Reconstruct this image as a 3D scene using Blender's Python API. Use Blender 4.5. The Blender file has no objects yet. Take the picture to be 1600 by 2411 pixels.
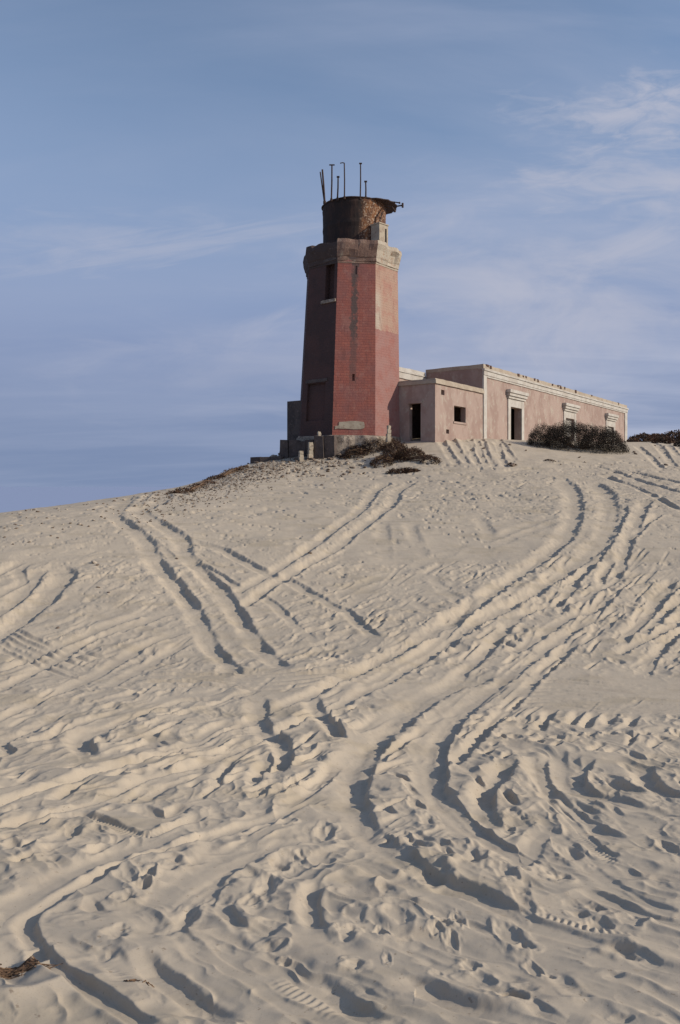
import bpy, bmesh, math, random
import numpy as np
from mathutils import Vector, Matrix, noise as mnoise

SC = bpy.context.scene
COL = SC.collection
R = math.radians
F, CX0, HOR = 1850.0, 800.0, 1145.0          # focal length in photo pixels, centre column, eye-level row
random.seed(11)
rng = np.random.default_rng(5)

# ------------------------------------------------------------------ helpers
def link(o, parent=None):
    COL.objects.link(o)
    if parent is not None:
        o.parent = parent
    return o

def tag(o, label=None, cat=None, group=None, kind=None):
    if label: o['label'] = label
    if cat: o['category'] = cat
    if group: o['group'] = group
    if kind: o['kind'] = kind
    return o

def thing(name, label, cat, loc=(0, 0, 0), group=None):
    o = bpy.data.objects.new(name, None)
    o.empty_display_size = 0.3
    o.location = loc
    link(o)
    return tag(o, label, cat, group)

class MB:
    """collects vertices and faces in world space, then becomes one mesh object"""
    def __init__(s):
        s.v, s.f, s.uv = [], [], []
    def face(s, pts, uvs=None):
        i = len(s.v)
        s.v += [tuple(p) for p in pts]
        s.f.append(list(range(i, i + len(pts))))
        s.uv.append(uvs if uvs else [(p[0], p[2]) for p in pts])
    def hexa(s, c):
        """8 corners: bottom ring 0-3 (ccw from above), top ring 4-7"""
        i = len(s.v)
        s.v += [tuple(p) for p in c]
        for q in ((3, 2, 1, 0), (4, 5, 6, 7), (0, 1, 5, 4), (1, 2, 6, 5), (2, 3, 7, 6), (3, 0, 4, 7)):
            s.f.append([i + k for k in q])
            s.uv.append([(c[k][0] + c[k][1], c[k][2]) for k in q])
    def obox(s, O, e, n, a, b, p, q, z0, z1, jit=0.0):
        """box: along e from a to b, along n from p to q, from z0 to z1"""
        def P(t, w, z):
            return (O[0] + e[0] * t + n[0] * w + random.uniform(-jit, jit),
                    O[1] + e[1] * t + n[1] * w + random.uniform(-jit, jit), z + random.uniform(-jit, jit))
        cr = e[0] * n[1] - e[1] * n[0]
        ring = [(a, p), (b, p), (b, q), (a, q)]
        if cr < 0: ring = ring[::-1]
        s.hexa([P(t, w, z0) for t, w in ring] + [P(t, w, z1) for t, w in ring])
    def bar(s, O, e, n, a, b, p, q, z0, z1, seg=0.5, jit=0.012):
        """long box cut into segments with worn, slightly uneven edges"""
        k = max(1, int(abs(b - a) / seg))
        ts = np.linspace(a, b, k + 1)
        cr = e[0] * n[1] - e[1] * n[0]
        ring = [(p, z0), (q, z0), (q, z1), (p, z1)]
        i0 = len(s.v)
        for t in ts:
            for w, z in ring:
                w2, z2 = w + random.uniform(-jit, jit), z + random.uniform(-jit, jit)
                s.v.append((O[0] + e[0] * t + n[0] * w2, O[1] + e[1] * t + n[1] * w2, z2))
        def add(idx, uvs):
            s.f.append(idx if cr > 0 else idx[::-1]); s.uv.append(uvs)
        for j in range(k):
            for m in range(4):
                a0, a1 = i0 + j * 4 + m, i0 + j * 4 + (m + 1) % 4
                add([a0, a0 + 4, a1 + 4, a1], [(ts[j], 0), (ts[j + 1], 0), (ts[j + 1], .3), (ts[j], .3)])
        add([i0, i0 + 1, i0 + 2, i0 + 3], [(0, 0)] * 4)
        e0 = i0 + k * 4
        add([e0 + 3, e0 + 2, e0 + 1, e0], [(0, 0)] * 4)
    def wall(s, O, e, n, L, z0, z1, holes=(), depth=0.4, back=False, nx=8, nz=4):
        """sheet wall along e with outward normal n; holes (s0,s1,za,zb) get real reveals"""
        ss = set(np.linspace(0, L, nx + 1)) | {h[0] for h in holes} | {h[1] for h in holes}
        zs = set(np.linspace(z0, z1, nz + 1)) | {h[2] for h in holes} | {h[3] for h in holes}
        ss = sorted(x for x in ss if 0 <= x <= L); zs = sorted(x for x in zs if z0 <= x <= z1)
        flip = (e[0] * n[1] - e[1] * n[0]) > 0
        def P(t, z, w=0): return (O[0] + e[0] * t + n[0] * w, O[1] + e[1] * t + n[1] * w, z)
        def q(pts, uv):
            if flip: pts, uv = pts[::-1], uv[::-1]
            s.face(pts, uv)
        for i in range(len(ss) - 1):
            for j in range(len(zs) - 1):
                a, b, c, d = ss[i], ss[i + 1], zs[j], zs[j + 1]
                m, k = (a + b) / 2, (c + d) / 2
                if any(h[0] < m < h[1] and h[2] < k < h[3] for h in holes): continue
                q([P(a, c), P(b, c), P(b, d), P(a, d)], [(a, c), (b, c), (b, d), (a, d)])
        for (a, b, c, d) in holes:
            for (p0, p1) in (((a, c), (a, d)), ((a, d), (b, d)), ((b, d), (b, c)), ((b, c), (a, c))):
                q([P(*p0), P(*p1), P(p1[0], p1[1], -depth), P(p0[0], p0[1], -depth)],
                  [(0, p0[1]), (0, p1[1]), (depth, p1[1]), (depth, p0[1])])
            if back:
                q([P(a, c, -depth), P(b, c, -depth), P(b, d, -depth), P(a, d, -depth)], [(a, c), (b, c), (b, d), (a, d)])
    def tube(s, pts, r, sides=7, r1=None, cap=True):
        pts = [Vector(p) for p in pts]
        n = len(pts); i0 = len(s.v)
        for k, p in enumerate(pts):
            d = (pts[min(k + 1, n - 1)] - pts[max(k - 1, 0)]).normalized()
            a = Vector((0, 0, 1)) if abs(d.z) < .9 else Vector((1, 0, 0))
            x = d.cross(a).normalized(); y = d.cross(x)
            rr = r if r1 is None else r + (r1 - r) * k / (n - 1)
            for m in range(sides):
                t = 2 * math.pi * m / sides
                s.v.append(tuple(p + x * math.cos(t) * rr + y * math.sin(t) * rr))
        for k in range(n - 1):
            for m in range(sides):
                a, b = i0 + k * sides + m, i0 + k * sides + (m + 1) % sides
                s.f.append([a, b, b + sides, a + sides]); s.uv.append([(0, 0)] * 4)
        if cap:
            s.f.append([i0 + m for m in range(sides)][::-1]); s.uv.append([(0, 0)] * sides)
            s.f.append([i0 + (n - 1) * sides + m for m in range(sides)]); s.uv.append([(0, 0)] * sides)
    def build(s, name, mat, parent=None, origin=None, smooth=False):
        base = Vector(origin) if origin is not None else Vector((0, 0, 0))
        if parent is not None:
            base = Vector(parent.location)
            if parent.parent is not None:
                base = base + Vector(parent.parent.location)
        me = bpy.data.meshes.new(name)
        me.from_pydata([tuple(Vector(p) - base) for p in s.v], [], s.f)
        uvl = me.uv_layers.new(name='UVMap')
        flat = [c for u in s.uv for uv in u for c in uv]
        uvl.data.foreach_set('uv', flat)
        if smooth:
            me.polygons.foreach_set('use_smooth', [True] * len(me.polygons))
        me.materials.append(mat)
        me.update()
        o = bpy.data.objects.new(name, me)
        if parent is None:
            o.location = base
        return link(o, parent)

# ------------------------------------------------------------------ materials
def new_mat(name):
    m = bpy.data.materials.new(name); m.use_nodes = True
    nt = m.node_tree
    return m, nt, nt.nodes['Principled BSDF']

def N(nt, t, **kw):
    n = nt.nodes.new(t)
    for k, v in kw.items():
        if k.startswith('i_'):
            key = k[2:].replace('_', ' ')
            n.inputs[key].default_value = v
        else:
            setattr(n, k, v)
    return n

def L_(nt, a, ao, b, bi): nt.links.new(a.outputs[ao], b.inputs[bi])

def noise(nt, vec, scale, detail=4, rough=.6, stretch=None):
    n = N(nt, 'ShaderNodeTexNoise'); n.inputs['Scale'].default_value = scale
    n.inputs['Detail'].default_value = detail; n.inputs['Roughness'].default_value = rough
    if stretch:
        mp = N(nt, 'ShaderNodeMapping'); mp.inputs['Scale'].default_value = stretch
        nt.links.new(vec, mp.inputs['Vector']); vec = mp.outputs['Vector']
    nt.links.new(vec, n.inputs['Vector'])
    return n.outputs['Fac']

def ramp(nt, fac, lo, hi):
    m = N(nt, 'ShaderNodeMapRange'); m.interpolation_type = 'SMOOTHSTEP'
    m.inputs['From Min'].default_value = lo; m.inputs['From Max'].default_value = hi
    nt.links.new(fac, m.inputs['Value'])
    return m.outputs['Result']

def mix(nt, fac, a, b):
    m = N(nt, 'ShaderNodeMix', data_type='RGBA')
    if isinstance(fac, float): m.inputs[0].default_value = fac
    else: nt.links.new(fac, m.inputs[0])
    for k, c in ((6, a), (7, b)):
        if isinstance(c, tuple): m.inputs[k].default_value = (*c, 1)
        else: nt.links.new(c, m.inputs[k])
    return m.outputs[2]

def math_(nt, op, a, b=None):
    m = N(nt, 'ShaderNodeMath', operation=op)
    for k, x in ((0, a), (1, b)):
        if x is None: continue
        if isinstance(x, (int, float)): m.inputs[k].default_value = x
        else: nt.links.new(x, m.inputs[k])
    return m.outputs[0]

def bump(nt, bsdf, h, strength=.5, dist=.02):
    b = N(nt, 'ShaderNodeBump'); b.inputs['Strength'].default_value = strength; b.inputs['Distance'].default_value = dist
    nt.links.new(h, b.inputs['Height']); nt.links.new(b.outputs['Normal'], bsdf.inputs['Normal'])

def weathered(name, c1, c2, c3=None, s1=1.2, s2=6.0, rough=.9, lo=.42, hi=.6, lo3=.58, hi3=.66, bs=.35, bd=.02, streak=None):
    m, nt, b = new_mat(name)
    tc = N(nt, 'ShaderNodeTexCoord'); v = tc.outputs['Object']
    f1 = noise(nt, v, s1, 6, .65, streak)
    col = mix(nt, ramp(nt, f1, lo, hi), c1, c2)
    if c3:
        f2 = noise(nt, v, s2, 5, .7, streak)
        col = mix(nt, ramp(nt, f2, lo3, hi3), col, c3)
    nt.links.new(col, b.inputs['Base Color'])
    b.inputs['Roughness'].default_value = rough
    b.inputs['Specular IOR Level'].default_value = .2
    bump(nt, b, noise(nt, v, 14, 6, .7), bs, bd)
    return m

M = {}
M['cream'] = weathered('cream_plaster', (.42, .36, .285), (.36, .30, .235), (.24, .18, .135), 1.5, 5, lo3=.62, hi3=.72)
M['white'] = weathered('whitewashed_trim', (.50, .475, .43), (.425, .39, .345), (.28, .225, .18), 1.5, 6, lo3=.66, hi3=.75)
M['pink'] = weathered('pink_plaster', (.375, .285, .243), (.31, .222, .188), (.405, .35, .29), .8, 2.6, lo=.42, hi=.58, lo3=.52, hi3=.68, streak=(1, 1, .7))
M['cap0'] = weathered('weathered_cornice_stone', (.27, .20, .165), (.19, .13, .11), (.38, .33, .265), 1.1, 3.2, lo3=.55, hi3=.68, bs=.6, bd=.05)
M['stone'] = weathered('rubble_masonry', (.40, .33, .265), (.20, .16, .13), (.50, .43, .34), 3.2, 8, lo3=.55, hi3=.68, bs=.9, bd=.08)
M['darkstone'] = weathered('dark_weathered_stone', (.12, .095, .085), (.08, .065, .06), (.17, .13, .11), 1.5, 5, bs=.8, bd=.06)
M['roof'] = weathered('roof_screed', (.33, .28, .23), (.25, .21, .17))
M['black'] = weathered('blackened_timber', (.035, .03, .028), (.05, .04, .035))
M['brickdark'] = weathered('burnt_brick', (.10, .055, .04), (.07, .04, .03))
M['pole'] = weathered('rusted_iron', (.07, .045, .035), (.045, .03, .026), (.13, .06, .035), 5, 14, rough=.75)
M['board'] = weathered('bleached_board', (.42, .40, .37), (.36, .335, .30), (.28, .25, .21), 2, 8, streak=(1, 1, .25))
M['pale'] = weathered('pale_concrete', (.42, .365, .28), (.34, .28, .215), (.25, .17, .13), 2, 8)
M['rock'] = weathered('brown_rock', (.20, .15, .115), (.13, .10, .08), (.32, .25, .18), 6, 20)
M['palerock'] = weathered('bleached_rock', (.5, .43, .34), (.4, .33, .26), (.28, .22, .17), 6, 20)
M['twig'] = weathered('dry_twig', (.17, .105, .065), (.11, .07, .045), (.30, .2, .12), 6, 20)

def leaf_mat(name, a, b_, c):
    m, nt, b = new_mat(name)
    tc = N(nt, 'ShaderNodeTexCoord'); v = tc.outputs['Object']
    col = mix(nt, ramp(nt, noise(nt, v, 1.1, 3), .4, .62), a, b_)
    col = mix(nt, ramp(nt, noise(nt, v, 7, 3), .55, .68), col, c)
    nt.links.new(col, b.inputs['Base Color']); b.inputs['Roughness'].default_value = .85
    b.inputs['Specular IOR Level'].default_value = .15
    return m
M['scrub'] = leaf_mat('dark_scrub_leaf', (.036, .031, .026), (.046, .037, .029), (.075, .058, .038))
M['deadscrub'] = leaf_mat('dead_scrub', (.050, .030, .024), (.085, .048, .032), (.25, .17, .09))
M['farscrub'] = leaf_mat('red_brown_scrub', (.085, .062, .048), (.13, .072, .05), (.13, .10, .065))

def tower_mat():
    m, nt, b = new_mat('red_painted_tower_brick')
    uv = N(nt, 'ShaderNodeUVMap'); uv.uv_map = 'UVMap'
    sp = N(nt, 'ShaderNodeSeparateXYZ'); L_(nt, uv, 'UV', sp, 'Vector')
    U, V = sp.outputs['X'], sp.outputs['Y']
    face = math_(nt, 'FLOOR', U); fr = math_(nt, 'FRACT', U)
    tc = N(nt, 'ShaderNodeTexCoord'); P = tc.outputs['Object']
    # courses
    cb = N(nt, 'ShaderNodeCombineXYZ')
    nt.links.new(math_(nt, 'MULTIPLY', U, 2.45), cb.inputs[0]); nt.links.new(V, cb.inputs[1])
    br = N(nt, 'ShaderNodeTexBrick'); nt.links.new(cb.outputs[0], br.inputs['Vector'])
    br.inputs['Scale'].default_value = 1.0; br.inputs['Brick Width'].default_value = .36; br.inputs['Row Height'].default_value = .15
    br.inputs['Mortar Size'].default_value = .018; br.inputs['Mortar Smooth'].default_value = .6
    br.inputs['Color1'].default_value = (.335, .118, .088, 1); br.inputs['Color2'].default_value = (.285, .098, .076, 1)
    br.inputs['Mortar'].default_value = (.255, .09, .078, 1)
    n1 = noise(nt, P, .7, 6, .65); n2 = noise(nt, P, 4.5, 6, .7); n3 = noise(nt, P, 1.6, 5, .7)
    col = mix(nt, ramp(nt, n1, .4, .65), br.outputs['Color'], (.25, .105, .092))
    col = mix(nt, math_(nt, 'MULTIPLY', ramp(nt, n2, .53, .72), .55), col, (.38, .20, .155))
    # face masks (0 = face towards the viewer, 1 = sunny face, 7 = left side)
    def is_face(k): return math_(nt, 'COMPARE', face, float(k)) if False else cmp(k)
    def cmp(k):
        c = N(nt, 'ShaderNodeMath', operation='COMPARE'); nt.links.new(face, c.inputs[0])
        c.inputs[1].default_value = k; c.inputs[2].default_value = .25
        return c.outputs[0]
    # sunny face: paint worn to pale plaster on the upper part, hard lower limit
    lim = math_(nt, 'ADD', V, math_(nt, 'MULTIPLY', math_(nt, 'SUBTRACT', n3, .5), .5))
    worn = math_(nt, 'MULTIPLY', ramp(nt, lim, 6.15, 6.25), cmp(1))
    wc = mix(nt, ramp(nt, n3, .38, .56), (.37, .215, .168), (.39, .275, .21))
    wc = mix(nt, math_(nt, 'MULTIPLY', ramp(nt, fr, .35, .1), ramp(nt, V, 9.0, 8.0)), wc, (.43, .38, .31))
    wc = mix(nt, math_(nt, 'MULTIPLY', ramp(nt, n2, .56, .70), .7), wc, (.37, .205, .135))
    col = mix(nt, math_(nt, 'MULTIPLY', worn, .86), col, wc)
    n4 = noise(nt, P, 2.2, 7, .75, (1.6, 1.6, .35))
    col = mix(nt, math_(nt, 'MULTIPLY', ramp(nt, n4, .52, .68), .55), col, (.155, .068, .060))
    col = mix(nt, math_(nt, 'MULTIPLY', ramp(nt, noise(nt, P, 1.3, 6, .7), .54, .66), .5), col, (.34, .17, .14))
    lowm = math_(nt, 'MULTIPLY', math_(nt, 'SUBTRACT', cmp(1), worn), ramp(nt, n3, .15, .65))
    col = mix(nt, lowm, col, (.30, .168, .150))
    # stain running down the middle of the front face
    ctr = math_(nt, 'ABSOLUTE', math_(nt, 'SUBTRACT', math_(nt, 'ADD', fr, math_(nt, 'MULTIPLY', math_(nt, 'SUBTRACT', n2, .5), .30)), .46))
    st = math_(nt, 'MULTIPLY', ramp(nt, ctr, .105, .06), cmp(0))
    st = math_(nt, 'MULTIPLY', st, ramp(nt, V, 2.4, 3.4))
    st = math_(nt, 'MULTIPLY', st, math_(nt, 'SUBTRACT', 1.0, math_(nt, 'MULTIPLY', ramp(nt, V, 6.2, 5.0), .45)))
    st = math_(nt, 'MULTIPLY', st, ramp(nt, noise(nt, P, 3.0, 5, .7, (1, 1, .6)), .28, .5))
    col = mix(nt, math_(nt, 'MULTIPLY', st, .95), col, (.105, .078, .072))
    # two left faces: darker grey-brown brick
    left_faces = math_(nt, 'ADD', cmp(7), cmp(6))
    left_col = mix(nt, ramp(nt, n1, .4, .62), (.060, .043, .041), (.084, .050, .045))
    left_col = mix(nt, ramp(nt, n2, .6, .75), left_col, (.12, .095, .085))
    col = mix(nt, math_(nt, 'MULTIPLY', left_faces, .95), col, left_col)
    nt.links.new(col, b.inputs['Base Color']); b.inputs['Roughness'].default_value = .9
    b.inputs['Specular IOR Level'].default_value = .2
    h = math_(nt, 'ADD', math_(nt, 'MULTIPLY', br.outputs['Fac'], -.5), math_(nt, 'MULTIPLY', noise(nt, P, 9, 6, .7), .9))
    bump(nt, b, h, .6, .022)
    return m
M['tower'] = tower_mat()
def cornice_mat():
    m, nt, b = new_mat('weathered_cornice')
    uv = N(nt, 'ShaderNodeUVMap'); uv.uv_map = 'UVMap'
    sp = N(nt, 'ShaderNodeSeparateXYZ'); L_(nt, uv, 'UV', sp, 'Vector')
    face = math_(nt, 'FLOOR', sp.outputs['X'])
    tc = N(nt, 'ShaderNodeTexCoord'); P = tc.outputs['Object']
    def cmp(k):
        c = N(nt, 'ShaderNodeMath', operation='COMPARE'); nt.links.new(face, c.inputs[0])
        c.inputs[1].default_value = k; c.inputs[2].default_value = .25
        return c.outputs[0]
    n1 = noise(nt, P, 1.1, 6, .65); n2 = noise(nt, P, 3.4, 6, .7); n3 = noise(nt, P, 9, 5, .7)
    col = mix(nt, ramp(nt, n1, .4, .62), (.285, .19, .145), (.185, .115, .09))
    col = mix(nt, ramp(nt, n2, .56, .68), col, (.36, .29, .22))
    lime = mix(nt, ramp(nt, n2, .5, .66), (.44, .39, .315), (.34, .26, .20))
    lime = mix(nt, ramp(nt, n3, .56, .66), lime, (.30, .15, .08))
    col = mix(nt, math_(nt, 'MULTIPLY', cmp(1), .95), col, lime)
    shade_col = mix(nt, ramp(nt, n2, .55, .72), (.062, .047, .044), (.13, .10, .085))  # shade painted into the colour of the faces turned from the sun
    col = mix(nt, math_(nt, 'MULTIPLY', math_(nt, 'ADD', cmp(7), cmp(6)), .93), col, shade_col)
    nt.links.new(col, b.inputs['Base Color']); b.inputs['Roughness'].default_value = .92
    b.inputs['Specular IOR Level'].default_value = .2
    bump(nt, b, noise(nt, P, 11, 6, .7), .7, .05)
    return m
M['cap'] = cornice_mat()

def drum_mat():
    m, nt, b = new_mat('rusted_lantern_plate')
    tc = N(nt, 'ShaderNodeTexCoord'); P = tc.outputs['Object']
    sp = N(nt, 'ShaderNodeSeparateXYZ'); nt.links.new(P, sp.inputs[0])
    n1 = noise(nt, P, 1.6, 6, .7, (1, 1, .45)); n2 = noise(nt, P, 4.0, 6, .7, (1, 1, .35)); n3 = noise(nt, P, 9, 5, .7)
    col = mix(nt, ramp(nt, n1, .42, .66), (.032, .024, .022), (.060, .036, .028))
    # the seaward half keeps orange rust and flakes of old paint
    side = ramp(nt, math_(nt, 'ADD', sp.outputs['X'], math_(nt, 'MULTIPLY', math_(nt, 'SUBTRACT', n1, .5), 1.1)), 0.60, .95)
    rust = mix(nt, ramp(nt, n2, .40, .62), (.085, .042, .028), (.22, .10, .045))
    rust = mix(nt, ramp(nt, n3, .53, .62), rust, (.40, .31, .225))
    rust = mix(nt, math_(nt, 'MULTIPLY', ramp(nt, n2, .47, .58), ramp(nt, sp.outputs['Z'], 1.6, .5)), rust, (.55, .33, .15))
    col = mix(nt, side, col, rust)
    nt.links.new(col, b.inputs['Base Color']); b.inputs['Roughness'].default_value = .85
    b.inputs['Specular IOR Level'].default_value = .2
    bump(nt, b, n2, .6, .04)
    return m
M['drum'] = drum_mat()

def sand_mat():
    m, nt, b = new_mat('dry_dune_sand')
    tc = N(nt, 'ShaderNodeTexCoord'); P = tc.outputs['Object']
    n1 = noise(nt, P, .35, 5, .6); n2 = noise(nt, P, 3.0, 6, .65); n3 = noise(nt, P, 160, 3, .6); n4 = noise(nt, P, 38, 5, .7)
    col = mix(nt, ramp(nt, n1, .35, .65), (.460, .392, .304), (.492, .418, .322))
    col = mix(nt, math_(nt, 'MULTIPLY', ramp(nt, n2, .48, .72), .55), col, (.395, .33, .255))
    n5 = noise(nt, P, .8, 5, .62, (1, 1.8, 1)); n6 = noise(nt, P, 30, 3, .6); n7 = noise(nt, P, 11, 4, .7)
    col = mix(nt, math_(nt, 'MULTIPLY', ramp(nt, n5, .50, .66), .60), col, (.40, .335, .245))
    col = mix(nt, math_(nt, 'MULTIPLY', ramp(nt, n7, .60, .72), .45), col, (.33, .265, .19))
    col = mix(nt, math_(nt, 'MULTIPLY', ramp(nt, n6, .66, .72), .6), col, (.20, .15, .11))
    col = mix(nt, math_(nt, 'MULTIPLY', ramp(nt, n3, .56, .75), .40), col, (.25, .20, .15))
    nt.links.new(col, b.inputs['Base Color']); b.inputs['Roughness'].default_value = .95
    b.inputs['Specular IOR Level'].default_value = .1
    h = math_(nt, 'ADD', math_(nt, 'MULTIPLY', n3, .25), n4)
    bump(nt, b, h, .22, .006)
    return m
M['sand'] = sand_mat()

def sea_mat():
    m, nt, b = new_mat('hazy_sea_water')
    tc = N(nt, 'ShaderNodeTexCoord')
    b.inputs['Base Color'].default_value = (.30, .365, .52, 1); b.inputs['Roughness'].default_value = .7; b.inputs['Specular IOR Level'].default_value = 0  # pale even colour stands in for haze over the water
    bump(nt, b, noise(nt, tc.outputs['Object'], .05, 4), .3, 1.0)
    return m
M['sea'] = sea_mat()

# ------------------------------------------------------------------ ground: dune shape
YN = [0.3, 1.5, 2.6, 3.4, 4.7, 7.2, 10, 12.5, 15.3, 19, 24, 28, 35, 40, 43, 46.5, 51, 60, 75, 100, 150, 300, 900]
NEAR = [-1.75, -1.75, -1.78, -1.94, -2.17, -2.55, -2.73, -2.74]
COLS = {
 -.55: NEAR + [-2.36, -1.65, -1.15, -1.35, -2.1, -2.9, -3.4, -4.0, -5.0, -7, -11, -17, -28, -48, -60],
 -.43: NEAR + [-2.38, -1.72, -.98, -.90, -1.30, -1.9, -2.3, -2.8, -3.8, -6, -10, -16, -28, -48, -60],
 -.32: NEAR + [-2.40, -1.80, -1.05, -.62, -.64, -1.0, -1.3, -1.8, -2.5, -4.5, -8, -14, -27, -48, -60],
 -.216: NEAR + [-2.44, -1.90, -1.15, -.64, -.08, -.12, -.30, -.7, -1.2, -3, -6.5, -13, -26, -48, -60],
 -.125: NEAR + [-2.48, -2.0, -1.26, -.75, -.03, .72, 1.22, 1.42, 1.2, .2, -3, -9, -24, -48, -60],
 -.06: NEAR + [-2.50, -2.05, -1.32, -.80, -.08, .60, 1.12, 1.92, 2.5, 2.3, 0, -6, -22, -48, -60],
 0.0: NEAR + [-2.52, -2.1, -1.36, -.83, -.08, .62, 1.15, 2.20, 2.9, 3.0, 2.6, 0, -16, -48, -60],
 .06: NEAR + [-2.52, -2.1, -1.36, -.83, -.05, .68, 1.35, 2.70, 3.0, 3.1, 3.0, 2, -10, -45, -60],
 .12: NEAR + [-2.52, -2.1, -1.36, -.82, 0.0, .85, 1.90, 2.98, 3.15, 3.1, 3.2, 2.5, -8, -45, -60],
 .18: NEAR + [-2.52, -2.1, -1.36, -.82, 0.05, .90, 1.75, 2.72, 3.18, 3.15, 3.3, 3, -6, -45, -60],
 .30: NEAR + [-2.52, -2.1, -1.36, -.80, .08, .84, 1.40, 2.15, 2.95, 3.4, 3.6, 3.2, -5, -45, -60],
 .43: NEAR + [-2.52, -2.1, -1.36, -.80, .05, .78, 1.25, 1.85, 2.60, 3.40, 4.35, 4.2, -4, -45, -60],
 .55: NEAR + [-2.52, -2.1, -1.36, -.80, .05, .75, 1.2, 1.80, 2.55, 3.40, 4.4, 4.4, -4, -45, -60],
}
us = np.array(sorted(COLS)); T = np.array([COLS[u] for u in us])
LF = np.linspace(math.log(.3), math.log(900), 900)
Tl = np.array([np.interp(LF, np.log(YN), row) for row in T])
UF = np.linspace(-.55, .55, 221)
TF = np.array([np.interp(UF, us, Tl[:, j]) for j in range(len(LF))]).T
def gs(a, sig, axis):
    k = int(sig * 3); w = np.exp(-.5 * (np.arange(-k, k + 1) / sig) ** 2); w /= w.sum()
    pad = [(0, 0), (0, 0)]; pad[axis] = (k, k)
    return np.apply_along_axis(lambda r: np.convolve(r, w, 'valid'), axis, np.pad(a, pad, mode='edge'))
TF = gs(gs(TF, 4.5, 1), 6, 0)

def base_uy(u, Y):
    fu = np.clip((u + .55) / 1.1 * 220, 0, 219.999); fl = np.clip((np.log(np.maximum(Y, .3)) - LF[0]) / (LF[1] - LF[0]), 0, 898.999)
    i, j = fu.astype(int), fl.astype(int); a, b = fu - i, fl - j
    return (TF[i, j] * (1 - a) * (1 - b) + TF[i + 1, j] * a * (1 - b) + TF[i, j + 1] * (1 - a) * b + TF[i + 1, j + 1] * a * b)

_ys = np.exp(np.linspace(math.log(1.2), math.log(75), 3000))
def ground_hit(px, py):
    """the point of the dune seen in a given direction"""
    u = (px - CX0) / F
    p = HOR - base_uy(np.full_like(_ys, u), _ys) / _ys * F
    k = np.where(p <= py)[0]
    k = k[0] if len(k) else int(np.argmin(p))
    return u * _ys[k], _ys[k]

def base_z(X, Y):
    return float(base_uy(np.array([X / max(Y, .3)]), np.array([Y]))[0])

# value noise on numpy arrays
def vnoise(x, y, seed=0):
    xi, yi = np.floor(x).astype(np.int64), np.floor(y).astype(np.int64)
    fx, fy = x - xi, y - yi
    fx, fy = fx * fx * fx * (fx * (fx * 6 - 15) + 10), fy * fy * fy * (fy * (fy * 6 - 15) + 10)
    def h(a, b):
        n = (a * 374761393 + b * 668265263 + seed * 1274126177) & 0xffffffff
        n = ((n ^ (n >> 13)) * 1274126177) & 0xffffffff
        n = n ^ (n >> 16)
        return (n & 0xffff) / 65535.0 * 2 - 1
    return ((h(xi, yi) * (1 - fx) + h(xi + 1, yi) * fx) * (1 - fy) + (h(xi, yi + 1) * (1 - fx) + h(xi + 1, yi + 1) * fx) * fy)
def fbm(x, y, o=4, seed=0, g=.5):
    s, a = 0, 1.0
    for k in range(o):
        s = s + a * vnoise(x * 2 ** k + 17.3 * k, y * 2 ** k - 9.1 * k, seed + k); a *= g
    return s

# grid: fan of columns around the eye point, rows finer near than far, closing into one sheet out to the horizon
UMAX = .53
NCF = 1160
uf = np.linspace(-UMAX, UMAX, NCF)
th_f = np.arctan(uf)
th_o = np.linspace(th_f[-1], 2 * math.pi + th_f[0], 74)[1:-1]
th = np.concatenate([th_f, th_o]); NCOL = len(th)
def lsp(a, b, st): return list(np.exp(np.arange(math.log(a), math.log(b), st)))
rows = np.array(lsp(.35, 1.2, .12) + lsp(1.2, 2.3, .02) + lsp(2.3, 8, .0021) + lsp(8, 20, .0030) + lsp(20, 56, .0040) + lsp(56, 90, .02) + lsp(90, 900, .08))
NR = len(rows)
cosc = np.where(np.arange(NCOL) < NCF, np.cos(th), math.cos(th_f[-1]))
# rows are depths for the fine columns
rad = rows[:, None] / cosc[None, :]
GX = rad * np.sin(th)[None, :]; GY = rad * np.cos(th)[None, :]
uu = np.where(np.arange(NCOL) < NCF, np.tan(th), np.where(np.arange(NCOL) < NCF + 36, UMAX, -UMAX))
# blend the outer columns from right to left behind the eye
lin = np.clip((np.arange(NCOL) - NCF) / 71.0, 0, 1); uu = np.where(np.arange(NCOL) < NCF, uu, UMAX - 2 * UMAX * lin)
GZ = base_uy(np.broadcast_to(uu[None, :], GX.shape), np.broadcast_to(rows[:, None], GX.shape))
D = np.zeros_like(GX)
Xf, Yf = GX[:, :NCF], GY[:, :NCF]
Df = D[:, :NCF]
lrows = np.log(rows)
du = uf[1] - uf[0]

def sl(X, Y, rx, ry):
    """row and column slices that hold every grid point within rx, ry of a point"""
    r0 = np.searchsorted(rows, Y - ry); r1 = np.searchsorted(rows, Y + ry) + 1
    y0 = max(Y - ry, .4)
    ulo = min((X - rx) / y0, (X - rx) / (Y + ry)); uhi = max((X + rx) / y0, (X + rx) / (Y + ry))
    c0 = int(np.clip((ulo + UMAX) / du, 0, NCF)); c1 = int(np.clip((uhi + UMAX) / du + 2, 0, NCF))
    return slice(max(r0, 0), min(r1, NR)), slice(c0, c1)

WARP1 = fbm(Xf * 3.1, Yf * 3.1, 3, 40)
WARP2 = fbm(Xf * 11.0, Yf * 11.0, 3, 60)
CLOD = fbm(Xf * 22.0, Yf * 22.0, 2, 80)

# broad undulation
near = np.clip((Yf - 1.2) / 3, .35, 1)
Df += near * (.030 * fbm(Xf * .6, Yf * .6, 2, 3) + .007 * fbm(Xf * 2.0, Yf * 2.0, 2, 9))
far = np.clip((Yf - 17) / 8, 0, 1)
Df += far * .012 * fbm(Xf * 1.6, Yf * 2.2, 3, 21)

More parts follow.
